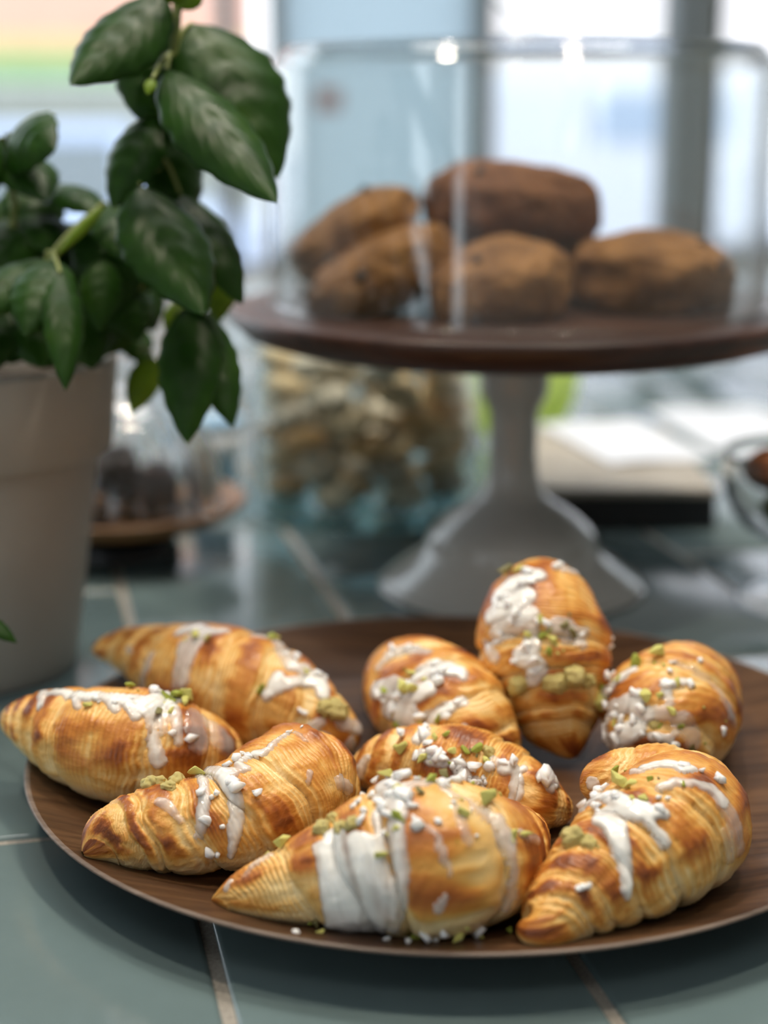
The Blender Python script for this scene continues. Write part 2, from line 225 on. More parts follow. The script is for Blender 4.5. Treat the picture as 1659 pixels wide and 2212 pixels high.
  'ice': [(0.6,[(0.578,0.59,2.9),(0.591,0.45,2.9),(0.605,0.31,2.9),(0.671,0.28,2.6),(0.701,0.21,2.4)]),(0.5,[(0.585,0.91,2.5),(0.585,0.77,2.3),(0.588,0.66,2.2)]),(0.9,[(0.747,0.59,3.8),(0.757,0.52,4.0),(0.76,0.42,4.2),(0.76,0.28,4.5),(0.784,0.24,3.8),(0.8,0.17,3.1),(0.817,0.24,1.7)]),(0.9,[(0.651,1.22,3.2),(0.687,1.12,3.7),(0.704,1.05,4.2),(0.737,1.01,4.0),(0.764,0.94,3.8),(0.777,0.87,3.6),(0.784,0.77,3.4)]),(0.9,[(0.714,1.36,3.8),(0.747,1.29,4.1),(0.77,1.26,4.4),(0.784,1.29,3.7),(0.797,1.36,3.1)]),(0.95,[(0.817,1.15,3.0),(0.823,1.05,2.8),(0.827,0.94,2.6),(0.833,0.84,2.4),(0.837,0.73,2.0),(0.84,0.59,1.7)]),(0.8,[(0.767,1.57,3.1),(0.79,1.61,2.4)]),(0.5,[(0.85,1.22,1.7),(0.857,1.15,1.7),(0.863,1.08,1.7)])],
  'nib': [(0.737,0.87,2.4),(0.75,0.31,2.8),(0.784,0.35,2.4),(0.681,1.22,2.4),(0.734,1.12,2.8),(0.734,1.33,2.8),(0.837,0.66,2.0),(0.8,1.19,2.4),(0.79,0.56,2.4),(0.648,0.21,2.1),(0.575,0.52,2.2),(0.837,0.98,2.0)],
  'pis': [(0.744,0.91,3.1),(0.764,0.87,2.4),(0.754,1.5,2.1),(0.8,1.33,2.0),(0.691,1.12,1.7),(0.724,0.66,1.7),(0.83,1.12,1.7)],
  'fill': [(0.906,1.08,4.4),(0.93,1.01,3.4)],
 },
 'back': {
  'ice': [(0.9,[(0.422,0.73,4.2),(0.412,0.66,4.2),(0.405,0.56,4.2),(0.399,0.49,4.2),(0.395,0.35,4.0),(0.392,0.21,3.8),(0.386,0.1,3.5)]),(0.85,[(0.462,0.94,3.5),(0.462,0.8,3.9),(0.459,0.7,4.2),(0.455,0.59,4.5),(0.449,0.45,4.5),(0.442,0.35,4.5)]),(0.8,[(0.525,0.94,3.8),(0.522,0.77,3.8),(0.522,0.59,3.8),(0.515,0.49,3.3),(0.508,0.38,2.9),(0.488,0.28,2.4)]),(0.6,[(0.525,1.36,2.1),(0.551,1.22,2.1),(0.575,1.15,2.1)]),(0.9,[(0.538,0.38,2.4),(0.555,0.45,2.9),(0.575,0.52,3.4),(0.595,0.7,3.8),(0.611,0.63,3.8),(0.638,0.59,3.8),(0.677,0.63,3.1),(0.707,0.7,2.4)]),(0.7,[(0.535,0.03,2.8),(0.538,-0.07,2.8),(0.541,-0.17,2.8),(0.548,-0.28,2.4),(0.548,-0.42,2.1)]),(0.6,[(0.561,-0.07,2.8),(0.568,-0.17,2.4),(0.578,-0.28,2.1)]),(0.8,[(0.352,-0.38,1.4),(0.336,-0.56,1.4),(0.316,-0.73,1.4)])],
  'nib': [(0.425,0.66,2.5),(0.382,0.24,2.5),(0.528,0.14,2.2),(0.498,0.49,2.4),(0.525,0.91,2.1),(0.575,0.56,2.4),(0.614,0.59,2.7),(0.661,0.59,2.4),(0.555,-0.35,2.1),(0.359,-0.24,2.1),(0.415,0.35,2.3),(0.455,0.59,2.4),(0.561,-1.26,1.6)],
  'pis': [(0.359,0.59,2.9),(0.522,0.21,2.1),(0.548,0.24,2.1),(0.565,0.17,2.1),(0.538,-0.07,2.4),(0.548,-0.21,2.1),(0.362,0.42,2.1),(0.595,0.31,1.7),(0.541,0.45,1.7)],
  'fill': [(0.737,0.35,5.5),(0.727,0.0,5.8),(0.747,-0.31,3.8),(0.704,0.98,5.2)],
 },
 'back_right': {
  'ice': [(0.9,[(0.143,-1.26,3.1),(0.107,-0.59,3.1),(0.12,-0.63,3.1),(0.123,-0.45,2.9),(0.133,-0.42,2.7)]),(0.85,[(0.06,0.1,3.1),(0.054,0.49,3.1),(0.044,0.87,3.1)]),(0.8,[(0.074,-0.14,3.0),(0.084,0.03,3.2),(0.094,0.14,3.3)]),(1,[(0.107,0.21,2.7),(0.1,0.31,3.0),(0.094,0.42,3.3),(0.094,0.52,3.0)]),(0.9,[(0.057,0.87,3.4),(0.067,0.7,3.5),(0.074,0.66,3.6),(0.08,0.7,2.6)]),(0.9,[(0.127,0.31,2.0),(0.12,0.49,2.0),(0.117,0.63,1.3)]),(0.85,[(0.13,0.38,1.7),(0.137,0.45,1.6),(0.143,0.52,1.5)]),(0.8,[(0.084,0.98,1.6),(0.09,1.05,1.8),(0.094,1.12,2.0)]),(0.3,[(0.167,0.14,2.0),(0.163,0.28,2.1),(0.17,0.38,2.3),(0.167,0.52,2.4),(0.17,0.63,2.4),(0.167,0.77,2.4),(0.167,0.87,2.4),(0.163,0.98,2.2),(0.163,1.08,2.1),(0.163,1.19,2.0),(0.16,1.26,1.8),(0.167,1.4,1.7)]),(0.25,[(0.113,0.98,4.0),(0.113,1.12,3.7),(0.113,1.22,3.5),(0.11,1.33,3.3)]),(0.6,[(0.1,0.56,2.3),(0.104,0.63,2.3),(0.107,0.7,2.3),(0.11,0.77,2.3),(0.113,0.84,2.3)])],
  'nib': [(0.094,1.29,2.5),(0.173,-1.05,2.3),(0.08,-0.52,2.1),(0.107,0.17,2.3),(0.097,0.42,2.7),(0.087,0.45,2.7),(0.127,0.35,2.3),(0.14,0.56,2.0),(0.07,0.56,2.5),(0.06,0.8,2.3),(0.05,0.66,2.0),(0.087,1.01,2.0),(0.074,0.14,2.0)],
  'pis': [(0.147,-1.36,3.8),(0.157,-0.45,3.1),(0.173,-0.17,3.1),(0.11,0.31,2.7),(0.117,0.42,1.7),(0.117,-0.42,1.7),(0.07,0.31,1.7),(0.084,1.36,2.3),(0.104,1.4,2.0),(0.133,0.42,1.7),(0.113,0.73,2.0),(0.1,0.8,1.7),(0.11,1.05,1.3)],
  'fill': [(0.097,0.77,2.6)],
 },
}
# ---------------------------------------------------------------- helpers
RNG = random.Random(7)
def tag(o, label=None, cat=None, group=None, kind=None):
    if label: o['label'] = label
    if cat: o['category'] = cat
    if group: o['group'] = group
    if kind: o['kind'] = kind
    return o
def empty(name, loc, label, cat, group=None, kind=None):
    o = bpy.data.objects.new(name, None); COL.objects.link(o); o.location = loc; o.empty_display_size = .02
    return tag(o, label, cat, group, kind)
def link(name, me, parent=None, m=None, smooth=True):
    o = bpy.data.objects.new(name, me); COL.objects.link(o)
    if m is not None and not me.materials: me.materials.append(m)
    if parent is not None:
        o.parent = parent; o.matrix_parent_inverse = Matrix.Translation(-parent.location)
    if smooth: me.shade_smooth()
    return o
def mesh_np(name, V, F, attrs=None):
    me = bpy.data.meshes.new(name); V = np.asarray(V, np.float32).reshape(-1, 3); F = np.asarray(F, np.int32)
    k = F.shape[1]
    me.vertices.add(len(V)); me.vertices.foreach_set('co', V.ravel())
    me.loops.add(F.size); me.loops.foreach_set('vertex_index', F.ravel())
    me.polygons.add(len(F)); me.polygons.foreach_set('loop_start', np.arange(0, F.size, k, dtype=np.int32))
    for a, v in (attrs or {}).items():
        v = np.asarray(v, np.float32)
        if v.ndim == 1:
            at_ = me.attributes.new(a, 'FLOAT', 'POINT'); at_.data.foreach_set('value', v)
        else:
            at_ = me.attributes.new(a, 'FLOAT_VECTOR', 'POINT'); at_.data.foreach_set('vector', v.ravel())
    me.update(calc_edges=True); me.validate()
    return me
def grid_faces(n, m, wrap):
    i = np.arange(n - 1)[:, None]; j = np.arange(m if wrap else m - 1)[None]
    j2 = (j + 1) % m
    return np.stack([i*m+j, i*m+j2, (i+1)*m+j2, (i+1)*m+j], -1).reshape(-1, 4)
def bm_obj(name, bm, parent=None, m=None, smooth=False):
    me = bpy.data.meshes.new(name); bmesh.ops.recalc_face_normals(bm, faces=bm.faces); bm.to_mesh(me); bm.free()
    return link(name, me, parent, m, smooth)
def lathe_mesh(name, prof, seg=64, centre=(0, 0, 0)):
    prof = np.array(prof, float); a = np.linspace(0, 2*math.pi, seg, endpoint=False)
    V = np.stack([prof[:, :1]*np.cos(a), prof[:, :1]*np.sin(a), np.repeat(prof[:, 1:], seg, 1)], -1) + np.array(centre)
    return mesh_np(name, V, grid_faces(len(prof), seg, True))
def smooth_prof(pts, n=6):
    P = np.array(pts, float); PP = np.vstack([2*P[0]-P[1], P, 2*P[-1]-P[-2]]); out = []
    for i in range(1, len(PP)-2):
        for u in np.linspace(0, 1, n, endpoint=False):
            w = np.array([-.5*u+u*u-.5*u**3, 1-2.5*u*u+1.5*u**3, .5*u+2*u*u-1.5*u**3, -.5*u*u+.5*u**3]); out.append(w @ PP[i-1:i+3])
    out.append(P[-1]); out = np.array(out); out[:, 0] = np.maximum(out[:, 0], 1e-5)
    return out
# the counter and the room stand turned against the view: u runs along the window, v towards it
TA = -.2255
CU, SU = math.cos(TA), math.sin(TA)
def uv(u, v, z=0.0): return Vector((u*CU + v*SU, -u*SU + v*CU, z))
def uv_hit(px, py, v):
    d = ray(px, py); dv = d[0]*SU + d[1]*CU; k = v / dv
    p = np.array([0, 0, CAM_H]) + d*k
    return p[0]*CU - p[1]*SU, p[2]
def box_bm(bm, u0, u1, v0, v1, z0, z1, bevel=0, seg=2):
    vs = [bm.verts.new(uv(u, v, z)) for z in (z0, z1) for u, v in ((u0, v0), (u1, v0), (u1, v1), (u0, v1))]
    fs = [bm.faces.new([vs[i] for i in q]) for q in ((3,2,1,0), (4,5,6,7), (0,1,5,4), (1,2,6,5), (2,3,7,6), (3,0,4,7))]
    if bevel:
        es = list({e for f in fs for e in f.edges})
        bmesh.ops.bevel(bm, geom=es, offset=bevel, segments=seg, affect='EDGES', profile=.6)
def box(name, u0, u1, v0, v1, z0, z1, m, parent=None, bevel=0, kind=None):
    bm = bmesh.new(); box_bm(bm, u0, u1, v0, v1, z0, z1, bevel); o = bm_obj(name, bm, parent, m)
    if kind: o['kind'] = kind
    return o
# ---------------------------------------------------------------- materials
def mat(name, col=(.5, .5, .5), rough=.5, spec=.5, coat=0, sss=0, metal=0):
    m = bpy.data.materials.new(name); m.use_nodes = True; b = m.node_tree.nodes['Principled BSDF']
    b.inputs['Base Color'].default_value = (*col, 1); b.inputs['Roughness'].default_value = rough
    b.inputs['Specular IOR Level'].default_value = spec; b.inputs['Coat Weight'].default_value = coat; b.inputs['Metallic'].default_value = metal
    b.inputs['Coat Roughness'].default_value = .15
    if sss:
        b.inputs['Subsurface Weight'].default_value = sss; b.inputs['Subsurface Scale'].default_value = .004
        b.inputs['Subsurface Radius'].default_value = (1, .7, .5)
    return m
class N:
    def __init__(s, m): s.t = m.node_tree; s.b = s.t.nodes.get('Principled BSDF'); s.out = s.t.nodes['Material Output']
    def new(s, typ, **kw):
        n = s.t.nodes.new('ShaderNode' + typ)
        for k, v in kw.items():
            if k.startswith('i_'): n.inputs[int(k[2:]) if k[2:].isdigit() else k[2:].replace('_', ' ')].default_value = v
            else: setattr(n, k, v)
        return n
    def l(s, a, b): s.t.links.new(a, b)
    def ramp(s, src, stops):
        r = s.new('ValToRGB'); e = r.color_ramp.elements
        while len(e) < len(stops): e.new(.5)
        for x, (p, c) in zip(e, stops): x.position = p; x.color = (*c, 1)
        s.l(src, r.inputs[0]); return r
    def bump(s, src, strength, dist):
        b = s.new('Bump'); b.inputs['Strength'].default_value = strength; b.inputs['Distance'].default_value = dist
        s.l(src, b.inputs['Height']); s.l(b.outputs[0], s.b.inputs['Normal']); return b
    def noise(s, vec, scale, detail=4, rough=.55):
        n = s.new('TexNoise'); n.inputs['Scale'].default_value = scale; n.inputs['Detail'].default_value = detail; n.inputs['Roughness'].default_value = rough
        if vec is not None: s.l(vec, n.inputs['Vector'])
        return n
def schlick(n, f0, k=1.0):              # reflectance by angle, the same from either side of the surface
    g = n.new('NewGeometry'); d = n.new('VectorMath', operation='DOT_PRODUCT'); n.l(g.outputs['Normal'], d.inputs[0]); n.l(g.outputs['Incoming'], d.inputs[1])
    a = n.new('Math', operation='ABSOLUTE'); n.l(d.outputs['Value'], a.inputs[0])
    b = n.new('Math', operation='SUBTRACT', i_0=1.0); n.l(a.outputs[0], b.inputs[1])
    p = n.new('Math', operation='POWER', i_1=5.0); n.l(b.outputs[0], p.inputs[0])
    r = n.new('Math', operation='MULTIPLY_ADD', i_1=(1-f0)*k, i_2=f0*k); n.l(p.outputs[0], r.inputs[0]); return r.outputs[0]
def mapping(n, src, scale=(1, 1, 1), rot=(0, 0, 0)):
    mp = n.new('Mapping'); mp.inputs['Scale'].default_value = scale; mp.inputs['Rotation'].default_value = rot; n.l(src, mp.inputs[0]); return mp.outputs[0]

def crust_material():
    m = mat('baked_crust', rough=.42, spec=.4, coat=.12, sss=.12); n = N(m)
    a = n.new('Attribute', attribute_name='bake'); lam = n.new('Attribute', attribute_name='lam')
    nz = n.noise(mapping(n, lam.outputs['Vector'], (420, 90, 1)), 1.0, 4)
    nz2 = n.noise(mapping(n, lam.outputs['Vector'], (130, 130, 1)), 1.0, 5)
    mx = n.new('Math', operation='MULTIPLY_ADD', i_1=.30); n.l(nz.outputs[0], mx.inputs[0]); n.l(a.outputs['Fac'], mx.inputs[2])
    m2 = n.new('Math', operation='MULTIPLY_ADD', i_1=.34); n.l(nz2.outputs[0], m2.inputs[0]); n.l(mx.outputs[0], m2.inputs[2])
    m3 = n.new('Math', operation='SUBTRACT', i_1=.32); n.l(m2.outputs[0], m3.inputs[0])
    r = n.ramp(m3.outputs[0], [(0, (.86, .68, .37)), (.22, (.82, .54, .20)), (.45, (.72, .37, .085)), (.66, (.56, .215, .034)), (.86, (.37, .105, .015)), (1, (.20, .05, .010))])
    n.l(r.outputs[0], n.b.inputs['Base Color'])
    nz3 = n.noise(mapping(n, lam.outputs['Vector'], (620, 420, 1)), 1.0, 3)
    ad = n.new('Math', operation='ADD'); n.l(nz.outputs[0], ad.inputs[0]); n.l(nz2.outputs[0], ad.inputs[1])
    a2 = n.new('Math', operation='MULTIPLY_ADD', i_1=.6); n.l(nz3.outputs[0], a2.inputs[0]); n.l(ad.outputs[0], a2.inputs[2])
    n.bump(a2.outputs[0], .7, .0009)
    return m
def icing_material():
    m = bpy.data.materials.new('sugar_icing'); m.use_nodes = True; n = N(m); n.t.nodes.remove(n.b)
    a = n.new('Attribute', attribute_name='op')
    tr = n.new('BsdfTransparent'); tr.inputs[0].default_value = (.97, .93, .87, 1)
    d = n.new('BsdfPrincipled'); d.inputs['Base Color'].default_value = (.93, .92, .89, 1); d.inputs['Roughness'].default_value = .25
    d.inputs['Subsurface Weight'].default_value = .25; d.inputs['Subsurface Scale'].default_value = .003; d.inputs['Subsurface Radius'].default_value = (1, .9, .8)
    mx = n.new('MixShader'); n.l(a.outputs['Fac'], mx.inputs[0]); n.l(tr.outputs[0], mx.inputs[1]); n.l(d.outputs[0], mx.inputs[2])
    g = n.new('BsdfGlossy'); g.inputs['Roughness'].default_value = .10
    m2 = n.new('MixShader'); n.l(schlick(n, .035), m2.inputs[0]); n.l(mx.outputs[0], m2.inputs[1]); n.l(g.outputs[0], m2.inputs[2])
    n.l(m2.outputs[0], n.out.inputs[0]); return m
def wood_material(name, c0, c1, c2, rot, rough=.45, scale=1.0, coat=.1):
    m = mat(name, rough=rough, coat=coat, spec=.4); n = N(m); tc = n.new('TexCoord')
    v = mapping(n, tc.outputs['Object'], (14*scale, 260*scale, 60*scale), (0, 0, rot))
    v2 = mapping(n, tc.outputs['Object'], (5*scale, 55*scale, 30*scale), (0, 0, rot))
    a = n.noise(v, 1, 5, .6); b = n.noise(v2, 1, 4, .6)
    s = n.new('Math', operation='MULTIPLY_ADD', i_1=.55); n.l(a.outputs[0], s.inputs[0])
    s2 = n.new('Math', operation='MULTIPLY', i_1=.65); n.l(b.outputs[0], s2.inputs[0]); n.l(s2.outputs[0], s.inputs[2])
    r = n.ramp(s.outputs[0], [(.36, c0), (.55, c1), (.78, c2)]); n.l(r.outputs[0], n.b.inputs['Base Color'])
    n.bump(a.outputs[0], .35, .0006); return m
def glass_material(name, tint=(.97, .985, .98), rough=.02, strength=1.0):
    m = bpy.data.materials.new(name); m.use_nodes = True; n = N(m); n.t.nodes.remove(n.b)
    t = n.new('BsdfTransparent'); t.inputs[0].default_value = (*tint, 1)
    g = n.new('BsdfGlossy'); g.inputs['Roughness'].default_value = rough
    mx = n.new('MixShader'); n.l(schlick(n, .04, strength), mx.inputs[0]); n.l(t.outputs[0], mx.inputs[1]); n.l(g.outputs[0], mx.inputs[2])
    n.l(mx.outputs[0], n.out.inputs[0]); return m
def solid_glass(name, col=(1, 1, 1), rough=.02):
    m = mat(name, col, rough); b = m.node_tree.nodes['Principled BSDF']; b.inputs['Transmission Weight'].default_value = 1.0; b.inputs['IOR'].default_value = 1.5; return m
def speckle(m, scale, c0, c1, bump=.3, dist=.001):
    n = N(m); tc = n.new('TexCoord'); z = n.noise(tc.outputs['Object'], scale, 6, .6)
    r = n.ramp(z.outputs[0], [(.3, c0), (.7, c1)]); n.l(r.outputs[0], n.b.inputs['Base Color']); n.bump(z.outputs[0], bump, dist); return m
def translucent_material(name, col, trans, rough=.4):
    m = bpy.data.materials.new(name); m.use_nodes = True; n = N(m)
    n.b.inputs['Base Color'].default_value = (*col, 1); n.b.inputs['Roughness'].default_value = rough
    t = n.new('BsdfTranslucent'); t.inputs[0].default_value = (*col, 1)
    mx = n.new('MixShader'); mx.inputs[0].default_value = trans; n.l(n.b.outputs[0], mx.inputs[1]); n.l(t.outputs[0], mx.inputs[2])
    n.l(mx.outputs[0], n.out.inputs[0]); return m
M = {}
M['crust'] = crust_material(); M['icing'] = icing_material()
M['nib'] = mat('sugar_nib_white', (.88, .88, .89), .35, sss=.3)
M['pis_a'] = speckle(mat('pistachio_yellow_green', rough=.5, spec=.3), 400, (.50, .48, .09), (.76, .74, .28))
M['pis_b'] = speckle(mat('pistachio_deep_green', rough=.5, spec=.3), 400, (.20, .27, .03), (.50, .54, .10))
M['pis_c'] = speckle(mat('pistachio_purple_skin', rough=.5, spec=.3), 300, (.07, .04, .045), (.34, .33, .10))
M['cream'] = speckle(mat('pistachio_cream', rough=.33, sss=.1), 300, (.46, .38, .11), (.68, .58, .24), .4, .0008)
M['plate'] = wood_material('walnut_plate', (.016, .007, .004), (.055, .025, .011), (.14, .070, .032), math.radians(38), .38)
M['plate_edge'] = wood_material('walnut_edge', (.06, .042, .03), (.13, .095, .075), (.24, .185, .15), math.radians(38), .5)
M['stand_wood'] = wood_material('dark_stand_wood', (.012, .005, .0035), (.036, .014, .009), (.085, .033, .017), math.radians(10), .40, .7, .08)
M['bowl_wood'] = wood_material('brown_bowl_wood', (.07, .032, .012), (.18, .085, .030), (.32, .17, .07), 0, .4)
M['ceramic'] = mat('white_glazed_ceramic', (.48, .465, .435), .14, .5)
M['pot'] = speckle(mat('matte_white_pot', rough=.55), 30, (.36, .335, .298), (.39, .365, .326), .05, .0005)
M['tile'] = None
def tile_material():
    m = mat('sage_glazed_tile', rough=.16, spec=.5); n = N(m); tc = n.new('TexCoord')
    z = n.noise(tc.outputs['Object'], 25, 4, .6); oi = n.new('ObjectInfo')
    ad = n.new('Math', operation='MULTIPLY_ADD', i_1=.35); n.l(oi.outputs['Random'], ad.inputs[0]); n.l(z.outputs[0], ad.inputs[2])
    r = n.ramp(ad.outputs[0], [(.25, (.112, .164, .174)), (1.0, (.138, .194, .204))]); n.l(r.outputs[0], n.b.inputs['Base Color'])
    z2 = n.noise(tc.outputs['Object'], 14, 2); n.bump(z2.outputs[0], .12, .002); return m
M['tile'] = tile_material()
M['grout'] = speckle(mat('grey_grout', rough=.9, spec=.2), 900, (.22, .205, .185), (.42, .395, .355), .6, .0006)
M['glass'] = glass_material('clear_glass', (.975, .985, .98), .02, 1.4); M['jar_glass'] = glass_material('jar_glass', (.95, .97, .96)); M['pane'] = glass_material('window_glass', (.96, .98, .98), .0, .7)
M['teal'] = glass_material('thick_teal_glass', (.72, .88, .87), .05, 1.2)
def leaf_material(name, c0, c1, c2):
    m = bpy.data.materials.new(name); m.use_nodes = True; n = N(m); at_ = n.new('Attribute', attribute_name='luv')
    sp = n.new('SeparateXYZ'); n.l(at_.outputs['Vector'], sp.inputs[0])
    ab = n.new('Math', operation='ABSOLUTE'); n.l(sp.outputs[1], ab.inputs[0])
    vv = n.new('Math', operation='MULTIPLY_ADD', i_1=-.55); n.l(ab.outputs[0], vv.inputs[0]); n.l(sp.outputs[0], vv.inputs[2])
    sn = n.new('Math', operation='MULTIPLY', i_1=44.0); n.l(vv.outputs[0], sn.inputs[0])
    s2 = n.new('Math', operation='SINE'); n.l(sn.outputs[0], s2.inputs[0])
    tc = n.new('TexCoord'); z = n.noise(tc.outputs['Object'], 45, 3)
    r = n.ramp(z.outputs[0], [(.25, c0), (.55, c1), (.85, c2)]); n.l(r.outputs[0], n.b.inputs['Base Color'])
    n.b.inputs['Roughness'].default_value = .40; n.b.inputs['Specular IOR Level'].default_value = .20
    n.bump(s2.outputs[0], .12, .0004)
    t = n.new('BsdfTranslucent'); t.inputs[0].default_value = (.20, .34, .015, 1)
    mx = n.new('MixShader'); mx.inputs[0].default_value = .16; n.l(n.b.outputs[0], mx.inputs[1]); n.l(t.outputs[0], mx.inputs[2]); n.l(mx.outputs[0], n.out.inputs[0])
    return m
M['leaf'] = leaf_material('basil_leaf_green', (.008, .031, .003), (.016, .058, .005), (.040, .095, .009))
M['leaf_lime'] = leaf_material('basil_leaf_lime', (.10, .18, .01), (.16, .26, .015), (.24, .33, .03))
M['stem'] = mat('basil_stem', (.20, .24, .06), .5)
M['soil'] = speckle(mat('potting_soil', rough=.95), 120, (.012, .010, .007), (.06, .045, .03), 1, .004)
M['scone'] = speckle(mat('brown_scone_crust', rough=.7, spec=.25), 38, (.10, .040, .013), (.36, .175, .060), 1, .006)
M['scone_red'] = speckle(mat('reddish_scone_crust', rough=.7, spec=.25), 60, (.095, .032, .015), (.24, .10, .038), .8, .004)
M['chip'] = mat('dark_chip', (.02, .010, .008), .5)
M['black'] = mat('black_plastic', (.003, .004, .006), .35)
M['beige'] = speckle(mat('beige_card', rough=.6), 40, (.40, .36, .31), (.50, .46, .40), .05, .0005)
M['paper'] = mat('white_paper', (.80, .84, .92), .6)
M['lime'] = translucent_material('lime_green_plastic', (.80, .90, .38), .55)
M['blue'] = mat('pale_blue_reflection', (.45, .66, .86), .5)  # colour of a reflection, put on the added cup
M['frame'] = mat('grey_window_frame', (.20, .225, .235), .5)
M['wall'] = speckle(mat('plaster_wall', rough=.9, spec=.2), 20, (.66, .65, .62), (.71, .70, .67), .1, .001)
M['ceil'] = mat('ceiling_white', (.80, .79, .76), .9)
M['floor'] = speckle(mat('concrete_floor', rough=.6), 6, (.20, .19, .18), (.28, .27, .25), .1, .002)
M['frost'] = translucent_material('frosted_pane', (.60, .675, .705), .82, .5)
# ---------------------------------------------------------------- setting: room, window wall, street
V0 = 2.6
def hu(px, v=V0): return uv_hit(px, 400, v)[0]
def hz(py, v=V0): return uv_hit(829, py, v)[1]
FZ, CZ = -.9, 1.9
U0, U1, VF = -2.4, 2.6, -2.4
box('floor', U0, U1, VF, V0+.1, FZ-.05, FZ, M['floor'], kind='structure')
box('ceiling', U0, U1, VF, V0+.1, CZ, CZ+.05, M['ceil'], kind='structure')
box('wall_right', U1, U1+.08, VF, V0+.1, FZ, CZ, M['wall'], kind='structure')
def window_unit(name, u0, u1, z0, z1, pane, t=.018, mull=()):
    bm = bmesh.new()
    box_bm(bm, u0, u1, V0, V0+.06, z0, z0+t); box_bm(bm, u0, u1, V0, V0+.06, z1-t, z1)
    box_bm(bm, u0, u0+t, V0, V0+.06, z0+t, z1-t); box_bm(bm, u1-t, u1, V0, V0+.06, z0+t, z1-t)
    for a in mull: box_bm(bm, a-t*.7, a+t*.7, V0, V0+.06, z0+t, z1-t)
    w = bm_obj(name, bm, None, M['frame']); w['kind'] = 'structure'
    box('pane', u0+t, u1-t, V0+.025, V0+.031, z0+t, z1-t, pane, w)
    return w
uA, uS, uB, uC, uD = hu(508), hu(600), hu(1042), hu(1466), hu(1528)
ZT = 1.55
window_unit('window_1', U0+.3, uA, .0, ZT, M['pane'])
window_unit('window_2', uA, uS, .0, ZT, M['pane'], .006)
window_unit('window_5', uS, uB, .0, ZT, M['frost'], .010)
window_unit('window_3', uB, uC, .0, .75, M['pane'])
window_unit('window_4', uD, U1-.3, .0, .75, M['pane'])
bm = bmesh.new()                                                  # masonry round the openings
box_bm(bm, U0, U1, V0, V0+.12, FZ, 0); box_bm(bm, U0, U1, V0, V0+.12, ZT, CZ)
box_bm(bm, U0, U0+.3, V0, V0+.12, 0, ZT); box_bm(bm, U1-.3, U1, V0, V0+.12, 0, ZT); box_bm(bm, uB, U1-.3, V0, V0+.12, .75, ZT)
o = bm_obj('wall_back', bm, None, M['wall']); o['kind'] = 'structure'
o = box('trim_1', uC, uD, V0-.03, V0+.10, 0, .75, M['frame'], bevel=.006, kind='structure')
# left wall with two tall windows beside the viewer; plain wall behind
box('wall_front', U0, U1, VF-.1, VF, FZ, CZ, M['wall'], kind='structure')
bm = bmesh.new(); cuts = [(-2.38, -1.80), (-1.02, -.45)]; e = VF
for a, b in cuts:
    box_bm(bm, U0-.1, U0, e, a, FZ, CZ); box_bm(bm, U0-.1, U0, a, b, 1.6, CZ); box_bm(bm, U0-.1, U0, a, b, FZ, -.6); e = b
box_bm(bm, U0-.1, U0, e, V0+.1, FZ, CZ)
o = bm_obj('wall_left', bm, None, M['wall']); o['kind'] = 'structure'
for i, (a, b) in enumerate(cuts):
    bm = bmesh.new(); t = .03
    box_bm(bm, U0-.08, U0-.02, a, a+t, -.6, 1.6); box_bm(bm, U0-.08, U0-.02, b-t, b, -.6, 1.6)
    box_bm(bm, U0-.08, U0-.02, a+t, b-t, -.6, -.6+t); box_bm(bm, U0-.08, U0-.02, a+t, b-t, 1.6-t, 1.6)
    w = bm_obj('window_%d' % (6+i), bm, None, M['frame']); w['kind'] = 'structure'
    box('pane', U0-.053, U0-.047, a+t, b-t, -.6+t, 1.6-t, M['pane'], w)
# red brown notice on the frosted pane
n0, n1 = hu(690), hu(742)
nt = box('notice', n0, n1, V0+.020, V0+.0245, hz(240), hz(192), mat('red_brown_card', (.42, .17, .12), .7)); tag(nt, 'small square red brown notice stuck on the frosted window pane', 'notice')
# street
ST = -1.0
o = box('street', -30, 30, V0+.2, 40, ST-.05, ST, speckle(mat('pale_pavement', rough=.9), 3, (.62, .62, .66), (.72, .72, .75), .1, .01)); o['kind'] = 'structure'
VB = 14.0
def building(name, px0, px1, v, h, m, label, nwin):
    a, b = hu(px0, v), hu(px1, v)
    e_ = empty(name, uv((a+b)/2, v, ST), label, 'building')
    box('wall', a, b, v, v+3, ST, h, m, e_)
    box('cornice', a-.05, b+.05, v-.15, v+3, h-.25, h, M['paper'], e_)
    box('plinth', a-.02, b+.02, v-.06, v+3, ST, ST+.35, M['frame'], e_)
    w = (b-a)/nwin
    for k in range(nwin):
        c = a + (k+.5)*w
        for z in (2.0, 4.6):
            f = box('window_frame', c-.55, c+.55, v-.05, v+.02, z, z+1.5, M['paper'], e_)
            box('pane', c-.48, c+.48, v-.056, v-.052, z+.07, z+1.43, M['frame'], f)
building('brick_building', -900, 560, VB, 7.5, speckle(mat('salmon_brick', rough=.9), 3, (.68, .40, .33), (.72, .45, .37), .2, .01), 'salmon pink building across the street behind the basil', 5)
building('rendered_building', 900, 2600, VB, 7.5, speckle(mat('cream_render', rough=.9), 3, (.78, .68, .66), (.86, .78, .74), .2, .01), 'cream rendered building across the street behind the glass dome', 6)
